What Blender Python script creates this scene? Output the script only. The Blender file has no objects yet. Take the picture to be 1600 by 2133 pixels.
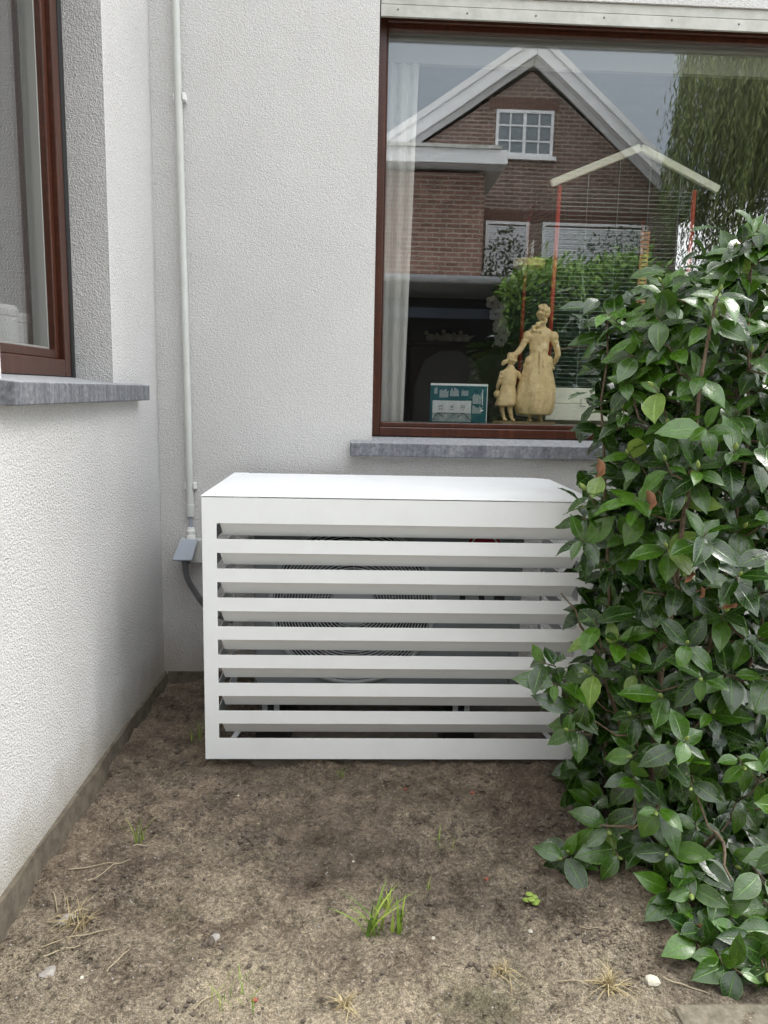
import bpy, bmesh, math, random
import numpy as np
from mathutils import Vector, Matrix

S = bpy.context.scene
COL = S.collection
R = math.radians

# ------------------------------------------------------------------ camera
cd = bpy.data.cameras.new('camera'); cam = bpy.data.objects.new('camera', cd); COL.objects.link(cam)
cd.sensor_fit = 'HORIZONTAL'; cd.sensor_width = 36.0; cd.lens = 36.0 * 1590 / 1600
cd.clip_start = 0.05; cd.clip_end = 2000
# world axes seen from the camera: looking along +Y, 9 deg down, 2.3 deg right, 0.9 deg roll
f_ = 1590.0
ay = Vector(((737 - 800) / f_, (1066 - 815) / f_, -1.0)).normalized()
ax = Vector((1.0, -0.0152, (ay.x - 0.0152 * ay.y) / -ay.z)).normalized()
az = ax.cross(ay)
cam.matrix_world = Matrix.Translation((0, 0, 1.35)) @ Matrix((ax, ay, az)).to_4x4()
S.camera = cam

# ------------------------------------------------------------------ sky, sun, exposure
SUN_EL, SUN_AZ = 52.0, 68.0           # azimuth from +Y clockwise: from the right, a little beyond the back wall
w = bpy.data.worlds.new('World'); S.world = w; w.use_nodes = True
nt = w.node_tree; nt.nodes.clear()
def N(t, **k):
    n = nt.nodes.new(t)
    for a, b in k.items(): setattr(n, a, b)
    return n
out = N('ShaderNodeOutputWorld'); bg = N('ShaderNodeBackground'); bg.inputs['Strength'].default_value = 0.13
sky = N('ShaderNodeTexSky', sky_type='NISHITA', sun_disc=False)
sky.sun_elevation = R(SUN_EL); sky.sun_rotation = R(SUN_AZ); sky.dust_density = 3.0
hsv = N('ShaderNodeHueSaturation'); hsv.inputs['Saturation'].default_value = 0.25
nt.links.new(sky.outputs[0], hsv.inputs['Color'])
tc = N('ShaderNodeTexCoord'); sep = N('ShaderNodeSeparateXYZ'); nt.links.new(tc.outputs['Generated'], sep.inputs[0])
# overcast layer: bright strip at the horizon, grey cloud bank above it, brightening to the zenith
ramp = N('ShaderNodeValToRGB')
el = ramp.color_ramp.elements
el[0].position = 0.0; el[0].color = (1.45, 1.45, 1.45, 1)
el[1].position = 1.0; el[1].color = (0.62, 0.625, 0.63, 1)
for p_, c_ in ((0.15, (1.15, 1.15, 1.15, 1)), (0.24, (0.150, 0.175, 0.20, 1)), (0.42, (0.22, 0.25, 0.28, 1)), (0.60, (0.92, 0.93, 0.94, 1))):
    e_ = el.new(p_); e_.color = c_
noi = N('ShaderNodeTexNoise'); noi.inputs['Scale'].default_value = 2.6; noi.inputs['Detail'].default_value = 5
mapn = N('ShaderNodeMapping'); mapn.inputs['Scale'].default_value = (1, 1, 2.6)
nt.links.new(tc.outputs['Generated'], mapn.inputs[0]); nt.links.new(mapn.outputs[0], noi.inputs['Vector'])
off = N('ShaderNodeMath', operation='MULTIPLY_ADD'); off.inputs[1].default_value = 0.22; off.inputs[2].default_value = -0.11
nt.links.new(noi.outputs['Fac'], off.inputs[0])
addz = N('ShaderNodeMath', operation='ADD'); nt.links.new(sep.outputs['Z'], addz.inputs[0]); nt.links.new(off.outputs[0], addz.inputs[1])
nt.links.new(addz.outputs[0], ramp.inputs[0])
gain = N('ShaderNodeMix', data_type='RGBA', blend_type='MULTIPLY'); gain.inputs[0].default_value = 1.0
nt.links.new(ramp.outputs[0], gain.inputs[6]); gain.inputs[7].default_value = (12.5, 12.7, 13.0, 1)
mixs = N('ShaderNodeMix', data_type='RGBA'); mixs.inputs[0].default_value = 0.85
nt.links.new(hsv.outputs[0], mixs.inputs[6]); nt.links.new(gain.outputs[2], mixs.inputs[7])
nt.links.new(mixs.outputs[2], bg.inputs['Color']); nt.links.new(bg.outputs[0], out.inputs[0])

sl = bpy.data.lights.new('sun', 'SUN'); so = bpy.data.objects.new('sun', sl); COL.objects.link(so)
sl.energy = 1.05; sl.angle = R(24); sl.color = (1.0, 0.97, 0.93)
a_ = R(SUN_AZ); e_ = R(SUN_EL)
sd = Vector((math.sin(a_) * math.cos(e_), math.cos(a_) * math.cos(e_), math.sin(e_)))   # towards the sun
so.rotation_euler = sd.to_track_quat('Z', 'Y').to_euler(); so.location = (3, -3, 6)

vs_ = S.view_settings; vs_.view_transform = 'Standard'; vs_.look = 'None'; vs_.gamma = 1.0; vs_.use_curve_mapping = False
vs_.exposure = 1.66
S.cycles.use_denoising = True; S.cycles.max_bounces = 8; S.cycles.diffuse_bounces = 4
S.cycles.transparent_max_bounces = 16; S.cycles.sample_clamp_indirect = 6.0; S.cycles.caustics_reflective = False
rng = random.Random(11); nr = np.random.default_rng(5)

# ------------------------------------------------------------------ helpers
class MB:
    """collects shapes and links them as one mesh object"""
    def __init__(s): s.v = []; s.f = []; s.m = []
    def add(s, vs, fs, mi=0):
        o = len(s.v); s.v += [tuple(p) for p in vs]; s.f += [tuple(i + o for i in f) for f in fs]; s.m += [mi] * len(fs); return s
    def box(s, x0, x1, y0, y1, z0, z1, mi=0):
        return s.add([(x0,y0,z0),(x1,y0,z0),(x1,y1,z0),(x0,y1,z0),(x0,y0,z1),(x1,y0,z1),(x1,y1,z1),(x0,y1,z1)],
            [(0,3,2,1),(4,5,6,7),(0,1,5,4),(1,2,6,5),(2,3,7,6),(3,0,4,7)], mi)
    def prism(s, poly, a, b):
        """poly of 3-D points, extruded along b-a"""
        n = len(poly); d = Vector(b) - Vector(a)
        vs = [Vector(p) for p in poly] + [Vector(p) + d for p in poly]
        return s.add(vs, [tuple(range(n))[::-1], tuple(range(n, 2*n))] + [(i, (i+1) % n, n + (i+1) % n, n + i) for i in range(n)])
    def tube(s, pts, rad, n=8, cap=True, closed=False):
        pts = [Vector(p) for p in pts]; k = len(pts)
        rad = rad if hasattr(rad, '__len__') else [rad] * k
        vs = []; up = None
        for i, p in enumerate(pts):
            if closed: t = pts[(i+1) % k] - pts[i-1]
            else: t = pts[min(i+1, k-1)] - pts[max(i-1, 0)]
            t.normalize()
            if up is None: up = t.orthogonal().normalized()
            up = (up - t * up.dot(t)); up = up.normalized() if up.length > 1e-6 else t.orthogonal().normalized()
            q = t.cross(up)
            for j in range(n):
                a = 2 * math.pi * j / n; vs.append(p + (up * math.cos(a) + q * math.sin(a)) * rad[i])
        fs = [(i*n+j, i*n+(j+1) % n, ((i+1) % k)*n+(j+1) % n, ((i+1) % k)*n+j) for i in range(k if closed else k-1) for j in range(n)]
        if cap and not closed: fs += [tuple(range(n))[::-1], tuple(range((k-1)*n, k*n))]
        return s.add(vs, fs)
    def lathe(s, prof, c=(0,0,0), n=24, fn=None):
        """prof: list of (r, z); fn(angle, i, r) may change the radius"""
        vs = []; k = len(prof)
        for i, (r, z) in enumerate(prof):
            for j in range(n):
                a = 2*math.pi*j/n; rr = fn(a, i, r) if fn else r
                vs.append((c[0]+rr*math.cos(a), c[1]+rr*math.sin(a), c[2]+z))
        fs = [(i*n+j, i*n+(j+1) % n, (i+1)*n+(j+1) % n, (i+1)*n+j) for i in range(k-1) for j in range(n)]
        fs += [tuple(range(n))[::-1], tuple(range((k-1)*n, k*n))]
        return s.add(vs, fs)
    def ball(s, c, r, n=10, m=7):
        r = r if hasattr(r, '__len__') else (r, r, r)
        vs = [(c[0], c[1], c[2]-r[2])]
        for i in range(1, m):
            t = -math.pi/2 + math.pi*i/m
            for j in range(n):
                a = 2*math.pi*j/n; vs.append((c[0]+r[0]*math.cos(t)*math.cos(a), c[1]+r[1]*math.cos(t)*math.sin(a), c[2]+r[2]*math.sin(t)))
        vs.append((c[0], c[1], c[2]+r[2])); L = len(vs)-1
        fs = [(0, 1+(j+1) % n, 1+j) for j in range(n)]
        fs += [(1+i*n+j, 1+i*n+(j+1) % n, 1+(i+1)*n+(j+1) % n, 1+(i+1)*n+j) for i in range(m-2) for j in range(n)]
        fs += [(1+(m-2)*n+j, 1+(m-2)*n+(j+1) % n, L) for j in range(n)]
        return s.add(vs, fs)
    def mesh(s, name):
        me = bpy.data.meshes.new(name); me.from_pydata(s.v, [], s.f); me.update()
        bm = bmesh.new(); bm.from_mesh(me); bmesh.ops.recalc_face_normals(bm, faces=bm.faces); bm.to_mesh(me); bm.free()
        if len(s.m) == len(me.polygons): me.polygons.foreach_set('material_index', s.m)
        return me
    def build(s, name, mat, parent=None, smooth=False, bevel=0, loc=None):
        me = s.mesh(name)
        for m_ in (mat if isinstance(mat, (list, tuple)) else [mat]): me.materials.append(m_)
        if smooth: me.polygons.foreach_set('use_smooth', [True] * len(me.polygons))
        o = bpy.data.objects.new(name, me); COL.objects.link(o); o.parent = parent
        if loc: o.location = loc
        if bevel:
            b = o.modifiers.new('bevel', 'BEVEL'); b.width = bevel; b.segments = 2; b.limit_method = 'ANGLE'
        return o
def tag(o, label=None, cat=None, group=None, kind=None):
    for k, v in (('label', label), ('category', cat), ('group', group), ('kind', kind)):
        if v: o[k] = v
    return o
def empty(name, loc, label=None, cat=None, group=None, rz=0):
    o = bpy.data.objects.new(name, None); COL.objects.link(o); o.location = loc; o.rotation_euler.z = rz; o.empty_display_size = .05
    return tag(o, label, cat, group)
def local(o):
    """children get world-space meshes: undo the parent's placement"""
    for c in o.children: c.matrix_parent_inverse = Matrix.Translation(o.location).inverted()
def text(body, name, mat, parent, size, loc, rot, align='CENTER', ext=0.0004, bold=0.0):
    cu = bpy.data.curves.new(name, 'FONT'); cu.body = body; cu.size = size; cu.extrude = ext; cu.align_x = align; cu.align_y = 'CENTER'
    cu.offset = bold; cu.resolution_u = 4; t_ = bpy.data.objects.new(name, cu); COL.objects.link(t_)
    me = bpy.data.meshes.new_from_object(t_.evaluated_get(bpy.context.evaluated_depsgraph_get())); bpy.data.objects.remove(t_); me.name = name
    me.materials.clear(); me.materials.append(mat); o = bpy.data.objects.new(name, me); COL.objects.link(o); o.parent = parent; o.location = loc; o.rotation_euler = rot
    return o

# ------------------------------------------------------------------ materials
def mat(name, col, rough=0.6, metal=0.0, spec=0.5):
    m = bpy.data.materials.new(name); m.use_nodes = True
    b = m.node_tree.nodes['Principled BSDF']; b.inputs['Base Color'].default_value = (*col, 1); b.inputs['Roughness'].default_value = rough
    b.inputs['Metallic'].default_value = metal; b.inputs['Specular IOR Level'].default_value = spec
    return m
class G:
    """small node-graph writer on a material"""
    def __init__(s, m): s.m = m; s.t = m.node_tree; s.b = s.t.nodes['Principled BSDF']; s._pos = None
    def n(s, t, ins=None, **k):
        x = s.t.nodes.new(t)
        for a, b in k.items(): setattr(x, a, b)
        for a, b in (ins or {}).items(): s.set(x, a, b)
        return x
    def set(s, x, a, b):
        if hasattr(b, 'is_output') or isinstance(b, bpy.types.NodeSocket): s.t.links.new(b, x.inputs[a])
        else: x.inputs[a].default_value = b
    def pos(s): return s.n('ShaderNodeNewGeometry').outputs['Position']
    def obj(s): return s.n('ShaderNodeTexCoord').outputs['Object']
    def uv(s): return s.n('ShaderNodeTexCoord').outputs['UV']
    def map(s, v, sc=(1,1,1), loc=(0,0,0)): return s.n('ShaderNodeMapping', {'Vector': v, 'Scale': sc, 'Location': loc}).outputs[0]
    def noise(s, v, sc, det=4, rough=.55, dist=0): return s.n('ShaderNodeTexNoise', {'Vector': v, 'Scale': sc, 'Detail': det, 'Roughness': rough, 'Distortion': dist}).outputs['Fac']
    def vor(s, v, sc, feat='F1'): return s.n('ShaderNodeTexVoronoi', {'Vector': v, 'Scale': sc}, feature=feat).outputs['Distance']
    def ramp(s, f, st):
        r = s.n('ShaderNodeValToRGB', {0: f}); e = r.color_ramp.elements
        c4 = lambda c: (c, c, c, 1) if isinstance(c, (int, float)) else (*c, 1)
        e[0].position, e[0].color = st[0][0], c4(st[0][1]); e[1].position, e[1].color = st[-1][0], c4(st[-1][1])
        for p, c in st[1:-1]: q = e.new(p); q.color = c4(c)
        return r.outputs[0]
    def mix(s, f, a, b, mode='MIX'):
        x = s.n('ShaderNodeMix', data_type='RGBA', blend_type=mode)
        for k, q in ((0, f), (6, a), (7, b)): s.set(x, k, (*q, 1) if isinstance(q, tuple) and len(q) == 3 else q)
        return x.outputs[2]
    def math(s, op, a, b=0.0, c=None):
        x = s.n('ShaderNodeMath', {0: a, 1: b}, operation=op)
        if c is not None: s.set(x, 2, c)
        return x.outputs[0]
    def bump(s, h, st=.5, d=.01, prev=None):
        x = s.n('ShaderNodeBump', {'Height': h, 'Strength': st, 'Distance': d})
        if prev: s.t.links.new(prev, x.inputs['Normal'])
        return x.outputs[0]
    def col(s, c): s.t.links.new(c, s.b.inputs['Base Color']); return s
    def rough(s, c): s.t.links.new(c, s.b.inputs['Roughness']); return s
    def nrm(s, c): s.t.links.new(c, s.b.inputs['Normal']); return s

def m_stucco():
    m = mat('rough_plaster', (.75, .745, .75), .9, spec=.2); g = G(m); p = g.pos()
    big = g.noise(p, 1.3, 3); c = g.ramp(big, [(.3, (.59, .58, .57)), (.7, (.665, .655, .642))])
    grain = g.noise(p, 150, 3, .6); c = g.mix(1.0, c, g.ramp(grain, [(.28, .80), (.62, 1.03)]), 'MULTIPLY')
    z = g.n('ShaderNodeSeparateXYZ', {0: p}).outputs['Z']
    st = g.math('MULTIPLY', g.ramp(g.math('ADD', g.math('SUBTRACT', z, g.math('MULTIPLY', g.noise(p, 6, 4), .30)), .16), [(.06, 1.0), (.26, 0.0)]), .7)
    c = g.mix(st, c, (.36, .32, .25))
    blot = g.ramp(g.noise(g.map(p, (1, 1, .6)), 3.0, 4, .6), [(.58, 0.0), (.75, .10)])
    c = g.mix(blot, c, (.52, .49, .42)); g.col(c)
    h = g.math('ADD', g.math('MULTIPLY', g.noise(g.map(p, (1, 1, 1.25)), 105, 2, .5, .6), 1.0), g.math('MULTIPLY', g.vor(p, 190), .55))
    g.nrm(g.bump(h, .9, .0056)); return m
def m_wood():
    m = mat('varnished_mahogany', (.09, .028, .014), .32); g = G(m); p = g.pos()
    f = g.noise(g.map(p, (60, 60, 3)), 1.0, 4); f2 = g.noise(g.map(p, (3, 60, 60)), 1.0, 4)
    f = g.math('ADD', g.math('MULTIPLY', f, .6), g.math('MULTIPLY', f2, .4))
    g.col(g.ramp(f, [(.3, (.032, .010, .006)), (.55, (.060, .018, .009)), (.75, (.115, .038, .016))])); g.nrm(g.bump(f, .15, .002)); return m
def m_bluestone():
    m = mat('weathered_bluestone', (.3, .31, .33), .8, spec=.3); g = G(m); p = g.pos()
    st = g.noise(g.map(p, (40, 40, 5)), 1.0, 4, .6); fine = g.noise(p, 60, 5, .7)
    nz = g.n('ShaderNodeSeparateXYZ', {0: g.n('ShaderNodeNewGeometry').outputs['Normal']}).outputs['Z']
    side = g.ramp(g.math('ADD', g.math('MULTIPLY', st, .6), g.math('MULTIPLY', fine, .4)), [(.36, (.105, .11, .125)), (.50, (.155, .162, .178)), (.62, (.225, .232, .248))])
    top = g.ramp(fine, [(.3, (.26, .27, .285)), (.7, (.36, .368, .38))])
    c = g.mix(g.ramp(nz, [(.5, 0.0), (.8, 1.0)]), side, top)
    c = g.mix(1.0, c, g.ramp(fine, [(.25, .72), (.7, 1.12)]), 'MULTIPLY'); g.col(c); g.nrm(g.bump(fine, .5, .004)); return m
def m_glass(r0=.13, tint=(.96, .965, .955)):
    m = bpy.data.materials.new('window_glass'); m.use_nodes = True; t = m.node_tree; t.nodes.clear()
    o = t.nodes.new('ShaderNodeOutputMaterial'); mx = t.nodes.new('ShaderNodeMixShader'); tr = t.nodes.new('ShaderNodeBsdfTransparent'); gl = t.nodes.new('ShaderNodeBsdfGlossy')
    tr.inputs[0].default_value = (*tint, 1); gl.inputs['Roughness'].default_value = 0.0; gl.inputs[0].default_value = (1, 1, 1, 1)
    ge = t.nodes.new('ShaderNodeNewGeometry'); dt = t.nodes.new('ShaderNodeVectorMath'); dt.operation = 'DOT_PRODUCT'
    t.links.new(ge.outputs['Normal'], dt.inputs[0]); t.links.new(ge.outputs['Incoming'], dt.inputs[1])
    def mth(op, a, b):
        x = t.nodes.new('ShaderNodeMath'); x.operation = op
        for i, q in enumerate((a, b)):
            if isinstance(q, (int, float)): x.inputs[i].default_value = q
            else: t.links.new(q, x.inputs[i])
        return x.outputs[0]
    c = mth('ABSOLUTE', dt.outputs['Value'], 0); k = mth('POWER', mth('SUBTRACT', 1.0, c), 5.0)
    fr = mth('ADD', mth('MULTIPLY', k, 1 - r0), r0)
    # old float glass is never quite flat
    nz = t.nodes.new('ShaderNodeTexNoise'); nz.inputs['Scale'].default_value = 2.2; nz.inputs['Detail'].default_value = 1
    bp = t.nodes.new('ShaderNodeBump'); bp.inputs['Strength'].default_value = .05; bp.inputs['Distance'].default_value = .004
    t.links.new(ge.outputs['Position'], nz.inputs['Vector']); t.links.new(nz.outputs['Fac'], bp.inputs['Height']); t.links.new(bp.outputs[0], gl.inputs['Normal'])
    t.links.new(fr, mx.inputs[0]); t.links.new(tr.outputs[0], mx.inputs[1]); t.links.new(gl.outputs[0], mx.inputs[2]); t.links.new(mx.outputs[0], o.inputs[0]); return m
def m_white_sheet():
    m = mat('white_powder_coat', (.84, .855, .86), .5, spec=.3); g = G(m); p = g.pos()
    g.col(g.mix(g.ramp(g.noise(p, 7, 5, .6), [(.48, 0.0), (.75, .22)]), (.84, .855, .86), (.66, .665, .64)))
    g.rough(g.ramp(g.noise(p, 30, 3), [(.3, .45), (.7, .60)])); g.nrm(g.bump(g.noise(p, 900, 1), .05, .0004)); return m
def m_brick(name, cols, mortar, sx, scale=1.0):
    m = mat(name, cols[0], .9, spec=.2); g = G(m); p = g.pos()
    s = g.n('ShaderNodeSeparateXYZ', {0: p}); v = g.n('ShaderNodeCombineXYZ', {0: g.math('ADD', s.outputs[0], s.outputs[1]), 1: s.outputs[2]}).outputs[0]
    b = g.n('ShaderNodeTexBrick', {'Vector': v, 'Color1': (*cols[0], 1), 'Color2': (*cols[1], 1), 'Mortar': (*mortar, 1), 'Scale': 1.0, 'Mortar Size': .013, 'Mortar Smooth': .2, 'Bias': 0.0, 'Brick Width': sx, 'Row Height': .075 * scale})
    c = g.mix(1.0, b.outputs['Color'], g.ramp(g.noise(p, 3.0, 5, .7), [(.25, .65), (.75, 1.3)]), 'MULTIPLY'); g.col(c)
    g.nrm(g.bump(b.outputs['Fac'], 1.0, -.012)); return m
def m_leaf(name, dark, light, rough=.3, trans=.0):
    """uv: x along the leaf, y across; attribute tone picks the shade"""
    m = mat(name, dark, rough, spec=.5); g = G(m)
    tone = g.n('ShaderNodeAttribute', attribute_name='tone').outputs['Fac']
    s = g.n('ShaderNodeSeparateXYZ', {0: g.uv()}); u, v = s.outputs[0], s.outputs[1]
    c = g.mix(tone, dark, light)
    mid = g.math('ABSOLUTE', g.math('SUBTRACT', v, .5))
    rib = g.ramp(mid, [(.010, 1.0), (.045, 0.0)]); rim = g.ramp(mid, [(.462, 0.0), (.492, .55)])
    vein = g.math('SINE', g.math('MULTIPLY', g.math('SUBTRACT', u, g.math('MULTIPLY', mid, .55)), 55.0))
    vein = g.math('MULTIPLY', g.ramp(vein, [(.86, 0.0), (1.0, 1.0)]), .16)
    p = g.pos(); c = g.mix(1.0, c, g.ramp(g.noise(p, 60, 4), [(.3, .78), (.7, 1.2)]), 'MULTIPLY')
    c = g.mix(g.math('MAXIMUM', g.math('MAXIMUM', g.math('MULTIPLY', rib, .5), vein), rim), c, tuple(min(1, 1.7 * a + .03) for a in light))
    spot = g.ramp(g.noise(p, 110, 2), [(.70, 0.0), (.76, .5)]); c = g.mix(spot, c, (.30, .27, .13))
    back = g.n('ShaderNodeNewGeometry').outputs['Backfacing']
    c = g.mix(back, c, tuple(min(1, 1.2 * a + .015) for a in light)); g.col(c)
    g.rough(g.mix(back, g.ramp(g.noise(p, 45, 3), [(.3, rough - .08), (.7, rough + .12)]), (.55, .55, .55)))
    h = g.math('ADD', g.math('MULTIPLY', vein, -1.0), g.math('ADD', g.math('MULTIPLY', rib, -1.2), g.noise(p, 130, 2)))
    g.nrm(g.bump(h, .35, .0015)); return m
def m_simple_leaf(name, dark, light, rough=.5):
    m = mat(name, dark, rough, spec=.4); g = G(m)
    tone = g.n('ShaderNodeAttribute', attribute_name='tone').outputs['Fac']; g.col(g.mix(tone, dark, light)); return m
def m_noisy(name, a, b, sc=20, rough=.8, bump=.3, d=.004, spec=.3):
    m = mat(name, a, rough, spec=spec); g = G(m); p = g.pos(); f = g.noise(p, sc, 5, .65); g.col(g.ramp(f, [(.3, a), (.7, b)]))
    if bump: g.nrm(g.bump(f, bump, d))
    return m
def m_bark(): 
    return m_noisy('bark', (.06, .042, .028), (.17, .125, .082), 60, .85, .6, .004)

def m_soil():
    m = mat('dry_garden_soil', (.15, .115, .08), .95, spec=.15); g = G(m); p = g.pos()
    s = g.n('ShaderNodeSeparateXYZ', {0: p}); 
    med = g.noise(p, 9, 6, .7); fine = g.noise(p, 70, 6, .75); grit = g.noise(p, 260, 3, .7); big = g.noise(p, 2.6, 5, .62, .4)
    base = g.ramp(med, [(.30, (.095, .074, .056)), (.50, (.175, .142, .110)), (.70, (.265, .222, .170))])
    # pale dry sand lies in patches, more of it nearer the path
    near = g.math('MULTIPLY_ADD', s.outputs[1], -.28, .66)
    sandf = g.math('ADD', big, g.math('ADD', near, g.math('MULTIPLY', g.math('SUBTRACT', fine, .5), .55)))
    sand = g.ramp(sandf, [(.54, 0.0), (.78, 1.0)])
    c = g.mix(g.math('MULTIPLY', sand, .85), base, g.ramp(grit, [(.3, (.25, .21, .155)), (.7, (.46, .405, .31))]))
    mossf = g.ramp(g.noise(g.map(p, (1, 1, 1), (3.3, 1.7, 0)), 3.2, 5, .65), [(.55, 0.0), (.72, .55)])
    mossf = g.math('MULTIPLY', mossf, g.ramp(g.math('MULTIPLY', s.outputs[1], .25), [(.36, 1.0), (.50, .15)]))
    c = g.mix(mossf, c, (.085, .098, .042))
    c = g.mix(1.0, c, g.ramp(fine, [(.30, .52), (.47, .95), (.66, 1.32)]), 'MULTIPLY')
    midn = g.noise(p, 135, 3, .7); c = g.mix(1.0, c, g.ramp(midn, [(.32, .68), (.50, .97), (.66, 1.26)]), 'MULTIPLY')
    c = g.mix(1.0, c, g.ramp(grit, [(.30, .62), (.62, 1.18)]), 'MULTIPLY')
    c = g.mix(1.0, c, g.ramp(g.noise(p, 1.1, 4, .6, .3), [(.32, (.80, .79, .77)), (.62, (1.40, 1.35, 1.28))]), 'MULTIPLY')
    c = g.mix(1.0, c, g.ramp(g.noise(p, 13, 6, .72, .5), [(.33, .42), (.43, .92), (.60, 1.12)]), 'MULTIPLY')
    peb = g.ramp(g.vor(p, 55), [(.05, 1.0), (.10, 0.0)]); sel = g.ramp(g.noise(p, 23, 2), [(.60, 0.0), (.64, 1.0)])
    c = g.mix(g.math('MULTIPLY', g.math('MULTIPLY', peb, sel), .8), c, (.46, .42, .36)); g.col(c)
    h = g.math('ADD', g.math('MULTIPLY', fine, 1.0), g.math('MULTIPLY', grit, .35)); g.nrm(g.bump(h, 1.0, .016)); return m

STUCCO, WOOD, BLUE, GLASS, SHEET = m_stucco(), m_wood(), m_bluestone(), m_glass(), m_white_sheet()
GLASS_SIDE = m_glass(.30)
SOIL = m_soil()
RUBBER = mat('black_rubber', (.012, .012, .013), .45)
DARKIN = mat('dark_paint', (.02, .02, .022), .7)
PVC = m_noisy('grey_pvc', (.50, .51, .48), (.56, .57, .54), 12, .45, .05)
WHITEPL = mat('white_plastic', (.78, .78, .77), .4)
GREYPL = mat('blue_grey_plastic', (.33, .36, .41), .45)
DARKGREY = mat('dark_grey_plastic', (.10, .10, .105), .5)
UNITGREY = m_noisy('casing_paint', (.24, .25, .26), (.28, .29, .30), 6, .5, .02)
GALV = m_noisy('galvanised_steel', (.42, .43, .44), (.60, .61, .62), 70, .42, .1); GALV.node_tree.nodes['Principled BSDF'].inputs['Metallic'].default_value = .7
GREY_FIN = mat('grille_grey', (.42, .43, .44), .5)
BLACK = mat('black', (.012, .012, .014), .5)
RED = mat('emblem_red', (.42, .015, .035), .45)
PRINTGREY = mat('pale_grey_print', (.60, .61, .62), .6)
CONCRETE = m_noisy('old_concrete', (.20, .185, .155), (.36, .335, .29), 45, .92, .6, .006)
BARK = m_bark()

# ================================================================== ground
def sm_noise(X, Y, sc, seed):
    r_ = np.random.default_rng(seed); T = r_.random((64, 64))
    u = X * sc + 1000.3; v = Y * sc + 1000.7; i = np.floor(u).astype(int); j = np.floor(v).astype(int); a = u - i; b = v - j
    a = a*a*(3-2*a); b = b*b*(3-2*b); q = lambda m, n: T[m % 64, n % 64]
    return (q(i,j)*(1-a)+q(i+1,j)*a)*(1-b)+(q(i,j+1)*(1-a)+q(i+1,j+1)*a)*b - .5
def gz(X, Y):
    X = np.asarray(X, float); Y = np.asarray(Y, float)
    z = .030*sm_noise(X, Y, 2.2, 1) + .014*sm_noise(X, Y, 7, 2) + .016*sm_noise(X, Y, 19, 3) + .013*sm_noise(X, Y, 43, 4) + .008*sm_noise(X, Y, 90, 7)
    cl = np.clip(sm_noise(X, Y, 5, 5), .12, 1) - .12                       # crumbly patches
    z = z + cl * .12 * np.abs(sm_noise(X, Y, 34, 6)) * 1.6
    z = z - .020 * np.clip((Y - 2.6) / .9, 0, 1)                             # a little lower by the back wall
    z = z + .010 * np.clip((1.56 - Y) / .06, 0, 1) * np.clip(sm_noise(X, Y, 9, 8) + .25, 0, 1)
    return z - .004
xs = np.unique(np.concatenate([np.array([-250, -90, -40, -18, -8, -4, -2, -1.4, -1.0]), np.arange(-.9, 1.9, .0085), np.array([2.0, 2.2, 2.6, 3.2, 4, 6, 10, 20, 45, 100, 250])]))
ys = np.unique(np.concatenate([np.array([-250, -90, -40, -20, -12, -8, -5, -3, -2, -1, -.3, .3, .7, 1.0]), np.arange(1.2, 3.52, .0085), np.array([3.6, 3.8, 4.5, 6, 10, 25, 60, 250])]))
XX, YY = np.meshgrid(xs, ys); ZZ = gz(XX, YY)
far = (XX < -1.0) | (XX > 2.0) | (YY < 1.1) | (YY > 3.55); ZZ[far] = -.02
ZZ[(YY > 3.55) | (XX < -1.0)] = -.06
nx, ny = len(xs), len(ys)
me = bpy.data.meshes.new('ground'); me.vertices.add(nx*ny); me.vertices.foreach_set('co', np.stack([XX, YY, ZZ], -1).ravel())
idx = np.arange(nx*ny).reshape(ny, nx); q = np.stack([idx[:-1,:-1], idx[:-1,1:], idx[1:,1:], idx[1:,:-1]], -1).reshape(-1, 4)
me.loops.add(q.size); me.loops.foreach_set('vertex_index', q.ravel()); me.polygons.add(len(q)); me.polygons.foreach_set('loop_start', np.arange(len(q))*4)
me.update(calc_edges=True); me.polygons.foreach_set('use_smooth', np.ones(len(q), bool)); me.materials.append(SOIL)
gr = bpy.data.objects.new('ground', me); COL.objects.link(gr); tag(gr, kind='structure')

PAV = m_noisy('pale_paving', (.46, .44, .40), (.60, .58, .53), 8, .9, .3)
ter = MB()
for i in range(22):
    for j in range(9): ter.box(-.84 + i*.42, -.84 + i*.42 + .41, -3.0 + j*.42, -3.0 + j*.42 + .41, -.06, .006)
tag(ter.build('terrace', PAV), kind='structure')
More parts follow.
